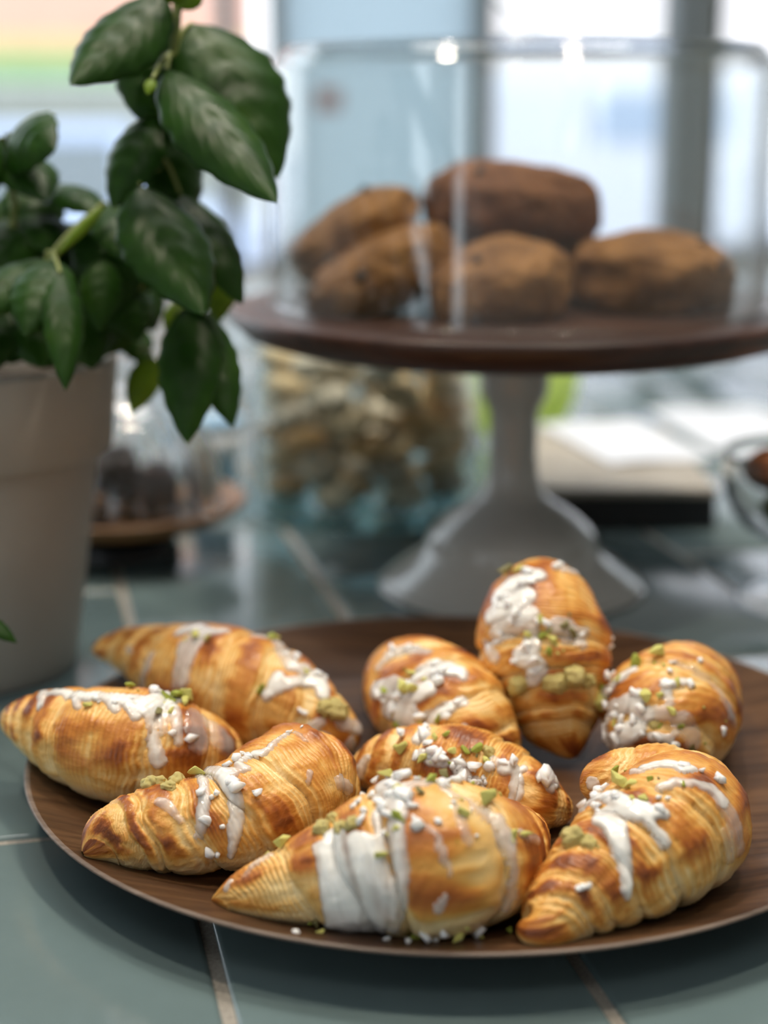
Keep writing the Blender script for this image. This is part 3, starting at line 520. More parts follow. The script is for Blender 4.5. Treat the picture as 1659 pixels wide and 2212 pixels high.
# ochre awning, hedge and low wall before the salmon building
a, b = hu(-700, 13.2), hu(540, 13.2)
e_ = empty('awning', uv((a+b)/2, 13.2, hz(110, 13.2)), 'ochre yellow awning strip on the salmon pink building', 'awning')
bm = bmesh.new(); box_bm(bm, a, b, 13.0, 13.98, hz(128, 13.2), hz(86, 13.2), .03); bm_obj('canvas', bm, e_, mat('ochre_canvas', (.72, .54, .28), .8))
bm = bmesh.new(); box_bm(bm, a, b, 12.97, 13.0, hz(136, 13.2), hz(126, 13.2)); bm_obj('valance', bm, e_, mat('valance_green', (.62, .68, .36), .8))
a, b = hu(-700, 12.2), hu(545, 12.2)
nx, nz_ = 120, 16
X = np.linspace(a, b, nx)[:, None]; T_ = np.linspace(0, math.pi, nz_)[None]
hz0, hz1 = ST, hz(130, 12.2)
rad = .35 * (1 + .25*fbm(X*2.2, np.cos(T_)*2, np.sin(T_)*2, 5, 3))
uu = np.broadcast_to(X, (nx, nz_)); vv = 12.4 - np.cos(T_)*rad*1.2; zz = hz0 + (hz1-hz0)*(np.sin(T_)**.35)*(1+.03*fbm(X*3, T_*2, 0, 8))
Vh = np.stack([uu*CU + vv*SU, -uu*SU + vv*CU, zz], -1)
o = link('hedge', mesh_np('hedge', Vh, grid_faces(nx, nz_, False)), None, speckle(mat('hedge_green', rough=.9), 14, (.20, .33, .13), (.30, .43, .21), 1, .05)); tag(o, 'clipped green hedge between the low grey wall and salmon building', 'hedge')
a, b = hu(-700, 11), hu(560, 11)
e_ = empty('low_wall', uv((a+b)/2, 11, ST), 'low beige grey garden wall in front of the hedge', 'wall')
box('wall_body', a, b, 11, 11.2, ST, hz(190, 11), speckle(mat('beige_stone', rough=.9), 5, (.32, .33, .28), (.38, .38, .32), .2, .01), e_); box('coping', a-.02, b+.02, 10.96, 11.24, hz(190, 11), hz(180, 11), M['wall'], e_)
def vehicle(name, px0, px1, v, pytop, m, label, cat, cabin=True):
    a, b = hu(px0, v), hu(px1, v); zt = hz(pytop, v); L = b - a
    e_ = empty(name, uv((a+b)/2, v, ST), label, cat)
    zb = ST + .25; zm = zt if not cabin else ST + (zt-ST)*.62
    bm = bmesh.new(); box_bm(bm, a, b, v, v+1.7, zb, zm, .12, 3); bm_obj('body', bm, e_, m, True)
    if cabin:
        bm = bmesh.new()
        q = [(a+L*.16, zm-.05), (b-L*.14, zm-.05), (b-L*.27, zt), (a+L*.30, zt)]
        lo = [bm.verts.new(uv(x, v+.10, z)) for x, z in q]; hi = [bm.verts.new(uv(x, v+1.6, z)) for x, z in q]
        bm.faces.new(lo); bm.faces.new(hi[::-1])
        for i in range(4): bm.faces.new([lo[i], hi[i], hi[(i+1) % 4], lo[(i+1) % 4]])
        bm_obj('cabin', bm, e_, m)
    box('side_window', a+L*.33, b-L*.30, v+(.085 if cabin else -.02), v+.12, zm+(.02 if cabin else -.35), zt-(.08 if cabin else .12), M['frame'] if cabin else mat('hazy_blue_glass', (.34, .40, .52), .3), e_)
    for x in (a+L*.2, b-L*.2):
        bm = bmesh.new(); bmesh.ops.create_cone(bm, cap_ends=True, segments=24, radius1=.31, radius2=.31, depth=.2)
        o = bm_obj('wheel', bm, e_, M['black'])
        o.matrix_parent_inverse = Matrix.Identity(4); o.rotation_euler = (math.radians(90), 0, -TA); o.location = uv(x, v+.1, ST+.31) - e_.location
vehicle('parked_car', -500, 560, 8.6, 268, mat('lavender_blue_paint', (.50, .57, .74), .3, coat=.4), 'pale blue parked car in the street behind the basil', 'car')
vehicle('delivery_van', 1020, 1800, 8.0, 150, mat('white_paint', (.62, .61, .68), .35), 'white van parked outside the window behind the glass dome', 'van', False)
# ---------------------------------------------------------------- counter of tiles
TW, TL, G = .1069, .300, .0035
counter = empty('tiled_counter', (0, .6, 0), 'counter top of glossy sage green tiles with grey grout', 'counter')
box('grout_bed', -.95, 1.25, -.30, V0-.005, -.035, -.0012, M['grout'], counter)
bm = bmesh.new()
for z in (0,):
    vs = [bm.verts.new((x, y, zz)) for zz in (-.008, 0) for x, y in ((-TW/2+G/2, -TL/2+G/2), (TW/2-G/2, -TL/2+G/2), (TW/2-G/2, TL/2-G/2), (-TW/2+G/2, TL/2-G/2))]
    fs = [bm.faces.new([vs[i] for i in q]) for q in ((3,2,1,0), (4,5,6,7), (0,1,5,4), (1,2,6,5), (2,3,7,6), (3,0,4,7))]
bmesh.ops.bevel(bm, geom=[e for e in bm.edges if sum(v.co.z for v in e.verts) > -.009], offset=.0022, segments=3, affect='EDGES', profile=.5)
tme = bpy.data.meshes.new('tile'); bmesh.ops.recalc_face_normals(bm, faces=bm.faces); bm.to_mesh(tme); bm.free(); tme.materials.append(M['tile']); tme.shade_smooth()
pC = at(50, 1812, 0); vC = pC[0]*SU + pC[1]*CU
for i in range(-9, 12):
    u = .0493 + (i - .5)*TW
    for j in range(-3, 10):
        v = vC + (j + .5 + (.42 if i % 2 else 0))*TL
        if not (-.25 < v - TL/2 and v + TL/2 < V0 + .02) or not (-.93 < u < 1.22): continue
        p = uv(u, v)
        o = link('tile', tme, counter, None, False)
        o.location = p + Vector((0, 0, RNG.uniform(-.0002, .0002))); o.rotation_euler = (RNG.uniform(-.0015, .0015), RNG.uniform(-.002, .002), -TA)
# ---------------------------------------------------------------- serving plate
PC = (.026, .5697); PR = .158
plate = empty('serving_plate', (PC[0], PC[1], 0), 'round walnut wood plate with thin rim holding the iced croissants', 'plate')
prof = [(1e-5, .0012), (.088, .0012), (.094, .0030), (.120, .0075), (.145, .0138), (PR-.0012, .0178), (PR-.0002, .0186), (PR-.0008, .0192), (PR-.0022, .0190),
        (.144, .0160), (.130, .0120), (.112, .0098), (.095, .0093), (1e-5, .0092)]
n_in = 9
me = lathe_mesh('dish', smooth_prof(prof[:6], 4), 128); o1 = link('underside', me, plate, M['plate']); o1.matrix_parent_inverse = Matrix()
me = lathe_mesh('rim', prof[5:10], 128); o2 = link('rim_edge', me, plate, M['plate_edge']); o2.matrix_parent_inverse = Matrix(); o2['label'] = 'pale worn cut edge of the plate'
me = lathe_mesh('well', smooth_prof([(PR-.0022, .0190)] + prof[9:], 4), 128); o3 = link('dish', me, plate, M['plate']); o3.matrix_parent_inverse = Matrix()
# ---------------------------------------------------------------- croissants
def blob_mesh(name, seed, n=10, m=16, amp=.25, sq=.0, freq=1.6):
    t = np.linspace(0, math.pi, n)[:, None]; p = np.linspace(0, 2*math.pi, m, endpoint=False)[None]
    D = np.stack([np.sin(t)*np.cos(p), np.sin(t)*np.sin(p), np.cos(t)+0*p], -1)
    r = 1 + amp*fbm(D[..., 0]*freq+seed, D[..., 1]*freq, D[..., 2]*freq, seed, 2)
    if sq: D = np.sign(D)*np.abs(D)**(1-sq)
    return mesh_np(name, D*r[..., None]*.5, grid_faces(n, m, True)[:, ::-1])
def chunk_mesh(name, seed, sx, sy, sz, m, pts=14, bev=.05, seg=1):
    r = random.Random(seed); bm = bmesh.new()
    for _ in range(pts): bm.verts.new((r.uniform(-.5, .5)*sx, r.uniform(-.5, .5)*sy, r.uniform(-.5, .5)*sz))
    h = bmesh.ops.convex_hull(bm, input=bm.verts); bmesh.ops.delete(bm, geom=[g for g in h['geom_interior'] if isinstance(g, bmesh.types.BMVert)], context='VERTS')
    bmesh.ops.bevel(bm, geom=list(bm.edges), offset=bev, segments=seg, affect='EDGES', clamp_overlap=True)
    me = bpy.data.meshes.new(name); bmesh.ops.recalc_face_normals(bm, faces=bm.faces); bm.to_mesh(me); bm.free(); me.materials.append(m); return me
NIBS = []
for k in range(7):
    me = chunk_mesh('sugar_nib', 40+k, 1.25, .95, .95, M['nib'], 12, .10, 2); me.shade_smooth(); NIBS.append(me)
PISM = [chunk_mesh('pistachio_piece', 60+k, 1.25, .8, .7, M[('pis_a', 'pis_a', 'pis_b', 'pis_a', 'pis_c', 'pis_a', 'pis_b')[k % 7]]) for k in range(10)]
CREAM = []
for k in range(4):
    me = blob_mesh('filling', 90+k, 24, 36, .5, 0, 1.7); me.materials.append(M['cream']); me.shade_smooth(); CREAM.append(me)
def stick(name, me, p, nrm, size, parent, sink=.2, rnd=None, flat=1.0):
    o = bpy.data.objects.new(name, me); COL.objects.link(o); o.parent = parent
    q = Vector(nrm).to_track_quat('Z', 'Y').to_matrix() @ Matrix.Rotation(rnd.uniform(0, 6.28), 3, 'Z') @ Matrix.Rotation(rnd.uniform(-.4, .4), 3, 'X')
    o.rotation_euler = q.to_euler(); s = size*rnd.uniform(.95, 1.15); o.scale = (s, s*rnd.uniform(.8, 1.0), s*flat)
    o.location = Vector(p) + Vector(nrm)*size*sink - parent.location
    return o
def outward(R, P, t, N_):
    ax = np.stack([np.interp(t, R.ts, R.sp[:, k]) for k in range(3)], -1)
    return N_ * np.sign(((P - ax)*N_).sum(-1))[..., None]
LABELS = {
 'left': 'iced croissant hanging over the left plate rim with a big halved pistachio',
 'back_left': 'long croissant lying behind the one over the left plate rim, nearest the pot',
 'open': 'croissant with two dabs of green cream and a raised brown flap',
 'front': 'front croissant with a broad white icing sheet, most thickly sprinkled',
 'right': 'rightmost front croissant with curled tip, bare golden layers and round cream dab',
 'middle': 'croissant lying crosswise in the middle of the plate with large sugar nibs',
 'centre_back': 'croissant at plate centre behind the crosswise one, thick icing patches',
 'back': 'tallest croissant pointing at the viewer with green cream across its middle',
 'back_right': 'round ended croissant by the right plate side with a pistachio sliver on top',
}
NT, NA = 400, 120
for key, spec in ROLLS.items():
    R = Roll(**spec); rnd = random.Random(spec['seed'])
    t = (np.linspace(0, 1, NT)*.998 + .001)[:, None]; a = np.linspace(-math.pi, math.pi, NA, endpoint=False)[None]
    P, bake, lm = R.at(t, a)
    P[..., 2] = np.maximum(P[..., 2], FLOOR + .0002 + .0*P[..., 2])
    base = Vector((float(P[..., 0].mean()), float(P[..., 1].mean()), FLOOR))
    root = empty('croissant', base, LABELS[key], 'croissant', 'iced croissants on the walnut plate')
    tt, aa = np.broadcast_arrays(t, a)
    rloc = np.interp(tt, R.ts, R.rd)
    lamv = np.stack([(np.abs(tt - R.centre) + np.tanh((tt-R.centre)/.07)*R.helix*aa/math.pi)*R.L, np.abs(aa)*.02, 0*tt], -1)
    F = grid_faces(NT, NA, True); i_ = NT//2; e1 = P[i_, 1] - P[i_, 0]; e2 = P[i_+1, 0] - P[i_, 0]
    ax_ = np.array([np.interp(float(t[i_, 0]), R.ts, R.sp[:, k]) for k in range(3)]); flip = float(np.dot(np.cross(e1, e2), P[i_, 0] - ax_)) < 0
    if flip: F = F[:, ::-1]
    o = link('crust', mesh_np('crust', P - np.array(base), F, {'bake': bake.ravel(), 'lam': lamv.reshape(-1, 3)}), root, M['crust']); o.matrix_parent_inverse = Matrix()
    # icing: a shell with real thickness over the strokes
    D = DECOR[key]
    ti = np.linspace(.004, .996, 330)[:, None]; ai = np.linspace(-math.pi, math.pi, 300, endpoint=False)[None]
    Pi, _, _ = R.at(ti, ai, .35); Ni = R.normal(ti, ai); tb = np.broadcast_to(ti, Pi.shape[:2]); Ni = outward(R, Pi, tb, Ni)
    dep = np.full(tb.shape, -1.0); op = np.zeros(tb.shape)
    wob = .0011*fbm(Pi[..., 0]*260, Pi[..., 1]*260, Pi[..., 2]*260, spec['seed']+5, 3)
    for o_, L in D['ice']:
        L = np.array(L); C3 = R.at(L[:, 0], L[:, 1], .35)[0]
        best = np.full(tb.shape, -1.0)
        for i in range(len(L) - 1):
            A0, B0 = C3[i], C3[i+1]; ab = B0 - A0; u = np.clip(((Pi - A0) @ ab)/(ab @ ab + 1e-12), 0, 1)
            dd = np.linalg.norm(Pi - (A0 + u[..., None]*ab), axis=-1); rad = (L[i, 2] + (L[i+1, 2]-L[i, 2])*u)*1e-3*1.18
            best = np.maximum(best, rad - dd)
        best = best + wob
        op = np.where(best > 0, np.maximum(op, o_), op); op = np.where((best <= 0) & (best > -.0012), np.maximum(op, o_*.98), op); dep = np.maximum(dep, best)
    h0 = .00105
    x = np.clip(dep/.0016, 0, 1); h = h0*np.sqrt(1-(1-x)**2) * (.8 + .3*fbm(Pi[..., 0]*120, Pi[..., 1]*120, Pi[..., 2]*120, 77, 2)) * (.45+.55*op) + np.where(dep > 0, .00015, np.clip(dep, -.0006, 0)*.7)
    ridge = fbm(tb*55, np.cos(ai)*1.2 + 0*tb, np.sin(ai)*1.2 + 0*tb, spec['seed']+9, 2); h = h + .00045*ridge*x; op = np.clip(op*(.88 + .45*ridge), 0, 1)
    Vi = Pi + Ni*h[..., None]
    keep = dep > -.0006
    FF = grid_faces(330, 300, True); FF = FF[:, ::-1] if flip else FF; FF = FF[keep.ravel()[FF].all(1)]
    if len(FF):
        used, inv = np.unique(FF, return_inverse=True)
        # thin glaze is clearer: opacity also follows the coat's thickness
        opv = np.clip(op*(.55 + .6*np.clip(dep/.0022, 0, 1)), 0, 1)
        o = link('icing', mesh_np('icing', (Vi.reshape(-1, 3) - np.array(base))[used], inv.reshape(-1, 4), {'op': opv.ravel()[used]}), root, M['icing']); o.matrix_parent_inverse = Matrix(); o['label'] = 'white sugar icing'
    def pt(q):
        p, _, _ = R.at(np.array([q[0]]), np.array([q[1]]), 0); nn = outward(R, p, np.array([q[0]]), R.normal(np.array([q[0]]), np.array([q[1]]))); return p[0], nn[0]
    for q in D['nib']:
        p, nn = pt(q); stick('sugar_nib', rnd.choice(NIBS), p, nn, q[2]*1.95e-3, root, .26, rnd, .8)
        for _ in range(2 if q[2] < 1.9 else 1):
            q2 = (min(max(q[0]+rnd.gauss(0, .025), .03), .97), q[1]+rnd.gauss(0, .13), q[2]); p, nn = pt(q2); stick('sugar_nib', rnd.choice(NIBS), p, nn, q[2]*rnd.uniform(.9, 1.5)*1e-3, root, .3, rnd, .8)
    for q in D['pis']:
        p, nn = pt(q); stick('pistachio_piece', rnd.choice(PISM), p, nn, q[2]*1.95e-3, root, .34, rnd)
        for _ in range(1):
            q2 = (min(max(q[0]+rnd.gauss(0, .03), .03), .97), q[1]+rnd.gauss(0, .15), q[2]); p, nn = pt(q2); stick('pistachio_piece', rnd.choice(PISM), p, nn, q[2]*rnd.uniform(.5, .9)*1e-3, root, .35, rnd)
    for i, q in enumerate(D['fill']):
        p, nn = pt(q); stick('filling', CREAM[i % 4], p, nn, q[2]*1.6e-3, root, .05, rnd, .8)
# crumbs that fell on the plate
for k, (px, py, lb) in enumerate(((690, 2012, 'green pistachio crumb on the plate left of the icing sheet'), (835, 2028, 'white sugar crumb on the plate, second from the left before the front croissant'),
        (898, 2025, 'green pistachio crumb on the plate below the icing sheet'), (990, 2030, 'white sugar crumb on the plate below the bare brown side of the front croissant'),
        (1035, 2022, 'green pistachio crumb on the plate between the two front croissants'), (640, 2012, 'leftmost white sugar crumb on the plate, below the front croissant tip'),
        (1100, 2008, 'green pistachio crumb on the plate beside the curled tip'), (880, 2034, 'white sugar crumb on the plate nearest to the rim'))):
    me = PISM[k % 4] if k % 2 == 0 else NIBS[k % 7]
    nm, ct, gp = ('pistachio_crumb', 'crumb', 'pistachio crumbs fallen on the plate') if k % 2 == 0 else ('sugar_crumb', 'crumb', 'sugar crumbs fallen on the plate')
    z = .0115
    for _ in range(4):
        p = at(px, py, z); rr_ = math.hypot(p[0]-PC[0], p[1]-PC[1]); z = float(np.interp(rr_, [.095, .112, .130, .144, .1558], [.0093, .0098, .0120, .0160, .0190])) + .0007
    o = bpy.data.objects.new(nm, me); COL.objects.link(o); o.location = p; s = (.0030, .0024)[k % 2]; o.scale = (s, s, s*.8); o.rotation_euler = (0, 0, k*1.3)
    tag(o, lb, ct, gp)
# ---------------------------------------------------------------- cake stand, scones, dome
SP = Vector((.0687, .8429, 0)); SR = .1492; SZ = .152
stand = empty('cake_stand', SP, 'cake stand with dark wooden top on a white ceramic pedestal', 'cake stand')
def lpart(name, prof, m, parent, seg=96, smooth_n=0):
    me = lathe_mesh(name, smooth_prof(prof, smooth_n) if smooth_n else prof, seg); o = link(name, me, parent, m); o.matrix_parent_inverse = Matrix(); return o
lpart('wooden_top', [(1e-5, .1335), (.112, .1335), (.130, .1350), (.141, .1385), (.1465, .1435), (SR, .1488), (SR-.0006, .1513), (SR-.003, .1521), (1e-5, SZ)], M['stand_wood'], stand)
ped = [(1e-5, .0005), (.0665, .0005), (.0690, .0025), (.0688, .0048), (.063, .0090), (.053, .0160), (.0475, .0215), (.0455, .0265), (.0435, .0310), (.036, .0380), (.027, .0440), (.0185, .0500), (.0145, .0580), (.0128, .0680), (.0126, .0880), (.0132, .0960), (.0165, .1030), (.0178, .1080), (.0182, .1250), (.0200, .1325), (1e-5, .1333)]
lpart('pedestal', ped, M['ceramic'], stand, 96, 4)['label'] = 'white glazed ceramic pedestal'
def scone(px, py, y, rx, ry, rz, rot, seed, m, label):
    c = at_y(px, py, y)
    n_, k = 60, 90
    t = np.linspace(0, math.pi, n_)[:, None]; p = np.linspace(0, 2*math.pi, k, endpoint=False)[None]
    D = np.stack([np.sin(t)*np.cos(p), np.sin(t)*np.sin(p), np.cos(t)+0*p], -1)
    r = 1 + .13*fbm(D[..., 0]*2+seed, D[..., 1]*2, D[..., 2]*2, seed, 3) + .03*fbm(D[..., 0]*11, D[..., 1]*11, D[..., 2]*11, seed+3, 2)
    S_ = np.sign(D)*np.abs(D)**np.array([.92, .92, .75])
    V = S_*r[..., None]*np.array([rx, ry, rz])
    Rm = np.array(Euler(rot).to_matrix()); V = V @ Rm.T
    zmin = V[..., 2].min()
    root = empty('scone', (c[0], c[1], c[2]), label, 'scone', 'brown scones under the glass dome')
    o = link('crust', mesh_np('crust', V, grid_faces(n_, k, True)[:, ::-1]), root, m); o.matrix_parent_inverse = Matrix()
    rr_ = random.Random(seed)
    for _ in range(3):
        i, j = rr_.randrange(8, 40), rr_.randrange(k)
        d = Vector(V[i, j]); o = stick('chocolate_chip', CHIP, d + root.location, d.normalized(), .0055, root, .05, rr_)
    print('scone', seed, 'bottom %.4f' % (c[2]+zmin))
    return root
CHIP = blob_mesh('chocolate_chip', 5, 8, 12, .2); CHIP.materials.append(M['chip']); CHIP.shade_smooth()
scone(1405, 600, .83, .043, .040, .0235, (0, math.radians(4), .3), 3, M['scone'], 'big round scone at the right of the pile under the dome')
scone(1075, 622, .785, .036, .030, .0215, (math.radians(8), math.radians(-14), .2), 5, M['scone'], 'small scone in front of the pile, below the topmost scone')
scone(824, 594, .805, .041, .033, .0180, (0, math.radians(-26), .1), 8, M['scone'], 'tilted scone at the left, below another leaning scone')
scone(764, 502, .845, .0365, .032, .0165, (0, math.radians(-30), .1), 12, M['scone'], 'upper leaning scone at the left of the pile under the dome')
scone(1108, 450, .86, .047, .042, .024, (0, math.radians(6), .5), 21, M['scone_red'], 'topmost reddish brown scone on the pile under the dome')
scone(1120, 560, .905, .046, .034, .024, (0, 0, .2), 27, M['scone_red'], 'hidden rear scone carrying the topmost one under the dome')
dome = empty('glass_dome', (SP.x, SP.y, SZ), 'clear straight sided glass dome with knob over the scones', 'dome')
DR = .1262
lpart('cover', smooth_prof([(DR+.0015, .0003), (DR+.0015, .003), (DR, .006), (DR, .060), (DR, .112), (DR-.0015, .1205), (DR-.006, .1262), (DR-.014, .1292), (.06, .1322), (.012, .1335)], 5), M['glass'], dome, 128)
lpart('cover_inner', smooth_prof([(DR-.0028, .0003), (DR-.0030, .060), (DR-.0030, .112), (DR-.0045, .1185), (DR-.0085, .1235), (DR-.016, .1262), (.06, .1290), (1e-5, .1300)], 5), M['glass'], dome, 128)
lpart('knob', smooth_prof([(.012, .1335), (.0085, .138), (.0085, .143), (.016, .150), (.0195, .158), (.017, .167), (.009, .172), (1e-5, .1735)], 5), M['glass'], dome, 48)
# ---------------------------------------------------------------- basil in its pot
PP_ = Vector((-.190, .712, 0))
pot = empty('basil_pot', PP_, 'white tapered plant pot with a banded rim holding basil', 'plant pot')
lpart('pot_body', smooth_prof([(1e-5, .0005), (.0420, .0005), (.0455, .002), (.0475, .006), (.0520, .035), (.0580, .078), (.0613, .1015)], 4), M['pot'], pot)
lpart('pot_rim', [(.0613, .1015), (.0662, .1022), (.0675, .1036), (.0712, .1410), (.0708, .1432), (.0690, .1440), (.0672, .1430), (.0655, .1330), (.0625, .1050)], M['pot'], pot)
me = lathe_mesh('soil', [(.0648, .129), (.05, .131), (.025, .133), (1e-5, .134)], 40); V = np.zeros(len(me.vertices)*3, np.float32); me.vertices.foreach_get('co', V); V = V.reshape(-1, 3)
V[:, 2] += .004*fbm(V[:, 0]*120, V[:, 1]*120, 0, 3); me.vertices.foreach_set('co', V.ravel()); o = link('soil', me, pot, M['soil']); o.matrix_parent_inverse = Matrix(); tag(o, 'dark potting soil')
basil = empty('basil_plant', (PP_.x, PP_.y, .131), 'leafy green basil plant growing in the white pot', 'plant')
def tube(name, pts, r0, r1, m, parent, seg=8):
    pts = smooth3(pts); n_ = len(pts); V = []
    for i, p in enumerate(pts):
        d = Vector(pts[min(i+1, n_-1)]) - Vector(pts[max(i-1, 0)]); q = d.to_track_quat('Z', 'Y'); r = r0 + (r1-r0)*i/(n_-1)
        for k in range(seg):
            w = q @ Vector((math.cos(2*math.pi*k/seg)*r, math.sin(2*math.pi*k/seg)*r, 0)); V.append(np.array(p) + np.array(w) - np.array(parent.location))
    o = link(name, mesh_np(name, V, grid_faces(n_, seg, True)), parent, m); o.matrix_parent_inverse = Matrix(); return o
def smooth3(pts, n=6):
    P = np.array([list(p) for p in pts], float); PP = np.vstack([2*P[0]-P[1], P, 2*P[-1]-P[-2]]); out = []
    for i in range(1, len(PP)-2):
        for u in np.linspace(0, 1, n, endpoint=False):
            w = np.array([-.5*u+u*u-.5*u**3, 1-2.5*u*u+1.5*u**3, .5*u+2*u*u-1.5*u**3, -.5*u*u+.5*u**3]); out.append(w @ PP[i-1:i+3])
    out.append(P[-1]); return out
def leaf(b, tip, yb, yt, wpx, arch=.16, cup=.28, tw=0.0, lime=False, stem=None, seed=0):
    B, T = at_y(*b, yb), at_y(*tip, yt); dep = (yb+yt)/2; wd = wpx*dep/CAM_F*.5
    L = T - B; ln = np.linalg.norm(L); ld = L/ln
    view = np.array([0, 0, CAM_H]) - (B+T)/2; view /= np.linalg.norm(view)
    nh = view*.85 + np.array([.05, 0, .55]); side = np.cross(ld, nh); side /= np.linalg.norm(side); nn = np.cross(side, ld)
    side, nn = side*math.cos(tw) + nn*math.sin(tw), nn*math.cos(tw) - side*math.sin(tw)
    u = np.linspace(0, 1, 26)[:, None]; v = np.linspace(-1, 1, 17)[None]
    w = wd*np.sin(math.pi*np.clip(u, 0, 1)**.82)**.72*(1-.25*u**5)
    w = w*(1 + .04*np.sin(u*40 + seed))
    cen = B + L*u[..., None] + nn*(arch*ln*np.sin(math.pi*u*.9))[..., None]
    z = -cup*np.abs(v)**1.9*w*(.8+.4*u) + .10*w*np.abs(v)**.6*(1-np.abs(v)) + .05*w*np.sin(u*34 + np.abs(v)*-5 + seed)*(1-np.abs(v))*.5
    V = cen + side*(v*w*(1-.12*v*v))[..., None] + nn*z[..., None]
    luv = np.stack(np.broadcast_arrays(u, v, 0*u*v), -1)
    F = grid_faces(26, 17, False)
    o = link('leaf', mesh_np('leaf', V - np.array(basil.location), F, {'luv': luv.reshape(-1, 3)}), basil, M['leaf_lime' if lime else 'leaf']); o.matrix_parent_inverse = Matrix()
    md = o.modifiers.new('thickness', 'SOLIDIFY'); md.thickness = .0005
    if lime: o['label'] = 'pale lime green young leaf'
    if stem is not None: tube('leaf_stalk', [B, (np.array(B)+np.array(stem))/2 + np.array([0, 0, .003]), stem], .0008, .0011, M['stem'], basil)
    return o
main = [at_y(300, 790, .70), at_y(330, 560, .69), at_y(340, 330, .675), at_y(375, 120, .67), at_y(385, -40, .67)]
tube('main_stem', [(PP_.x+.045, PP_.y-.01, .131)] + main[1:], .0026, .0018, M['stem'], basil)
s2 = [(PP_.x+.01, PP_.y-.02, .131), at_y(110, 560, .66), at_y(225, 440, .67)]
tube('side_stem', s2, .0024, .0016, M['stem'], basil)
tube('side_stem', [(PP_.x-.01, PP_.y, .131), at_y(20, 520, .69), at_y(10, 330, .70)], .0024, .0016, M['stem'], basil)
S1 = main[3]; S0 = main[2]
leaf((350, -15), (152, 186), .665, .625, 200, .03, .40, -.25, stem=S1, seed=1)
leaf((415, 50), (598, 392), .680, .655, 290, .10, .25, .15, stem=S1, seed=2)
leaf((360, 150), (598, 444), .650, .600, 205, .045, .40, .15, stem=S1, seed=3)
leaf((372, 60), (300, 262), .682, .665, 230, .10, .3, -.2, stem=S1, seed=4)
leaf((372, 70), (415, 300), .690, .675, 190, .10, .3, .2, stem=S1, seed=5)
leaf((340, 240), (245, 455), .670, .650, 150, .12, .35, -.4, stem=S0, seed=6)
leaf((345, 250), (400, 500), .690, .675, 170, .10, .35, .3, stem=S0, seed=7)
leaf((300, 400), (440, 685), .650, .605, 225, .05, .38, .1, stem=S0, seed=8)
leaf((390, 420), (520, 665), .675, .650, 150, .12, .35, .3, stem=S0, seed=9)
leaf((415, 655), (405, 965), .660, .625, 160, .10, .35, -.1, seed=10, stem=at_y(380, 600, .68))
leaf((430, 665), (502, 925), .668, .640, 135, .06, .30, .15, seed=11, stem=at_y(380, 600, .68))
leaf((480, 560), (470, 700), .69, .68, 90, .1, .3, 0, True, seed=12, stem=at_y(400, 560, .69))
leaf((330, 770), (285, 895), .70, .69, 85, .1, .3, 0, True, seed=13, stem=at_y(300, 760, .71))
leaf((395, 0), (372, -60), .66, .65, 90, .1, .3, .1, True, seed=14, stem=S1)
leaf((390, 20), (420, -50), .66, .66, 80, .1, .3, .1, True, seed=15, stem=S1)
leaf((385, 650), (370, 740), .69, .68, 60, .1, .3, 0, True, seed=16, stem=at_y(380, 600, .68))
leaf((330, 170), (318, 205), .64, .635, 30, .1, .3, 0, True, seed=17, stem=S1)
# bushy left side
SL = s2[1]; ST_ = at_y(10, 330, .70)
for i, (b, tip, yb, yt, w, tw) in enumerate([
    ((20, 290), (125, 330), .690, .660, 175, -.5), ((0, 300), (-120, 420), .69, .66, 160, .3), ((30, 330), (100, 440), .700, .670, 150, .1),
    ((110, 400), (215, 470), .71, .68, 140, .3), ((120, 560), (55, 730), .650, .620, 165, -.2), ((130, 590), (140, 850), .640, .605, 105, .1),
    ((100, 560), (-60, 700), .66, .63, 150, -.3), ((230, 440), (330, 600), .69, .66, 170, .3), ((230, 470), (250, 680), .70, .68, 190, 0),
    ((180, 500), (100, 660), .71, .69, 170, -.2), ((260, 560), (330, 720), .72, .70, 160, .3), ((60, 470), (-30, 600), .70, .67, 170, -.2),
    ((60, 450), (130, 560), .71, .68, 150, .2), ((190, 640), (210, 790), .71, .69, 140, 0), ((60, 640), (20, 790), .69, .67, 170, 0), ((0, 560), (-60, 780), .68, .66, 160, 0),
    ((260, 640), (235, 770), .73, .72, 150, 0), ((110, 680), (100, 800), .72, .70, 150, 0), ((330, 480), (290, 640), .71, .70, 170, 0), ((240, 430), (290, 400), .70, .69, 80, 0),
    ((150, 480), (160, 600), .73, .72, 190, 0), ((20, 420), (60, 560), .73, .72, 200, 0), ((100, 610), (180, 720), .735, .72, 200, 0), ((280, 700), (310, 790), .74, .73, 90, 0), ((30, 640), (90, 800), .67, .65, 160, .1), ((170, 660), (200, 800), .68, .67, 140, .1), ((-40, 660), (-20, 810), .66, .64, 170, 0), ((240, 600), (300, 740), .69, .68, 170, .2), ((60, 380), (90, 520), .72, .70, 160, .1), ((220, 560), (215, 720), .66, .65, 110, -.1)]):
    leaf(b, tip, yb, yt, w, .12, .35, tw, seed=30+i, stem=None if i > 9 else (ST_ if i < 4 else SL), lime=False)
leaf((225, 445), (120, 555), .66, .655, 28, .05, .5, 0, True, seed=80)
leaf((110, 740), (60, 770), .665, .655, 60, .1, .3, 0, True, seed=81)
leaf((-60, 1330), (36, 1392), .58, .575, 60, .14, .3, .2, seed=82, stem=at_y(-130, 1290, .60))
tube('side_stem', [(PP_.x-.04, PP_.y-.03, .131), (PP_.x-.042, PP_.y-.078, .152), at_y(-190, 1000, .61), at_y(-130, 1290, .60)], .0018, .0012, M['stem'], basil)
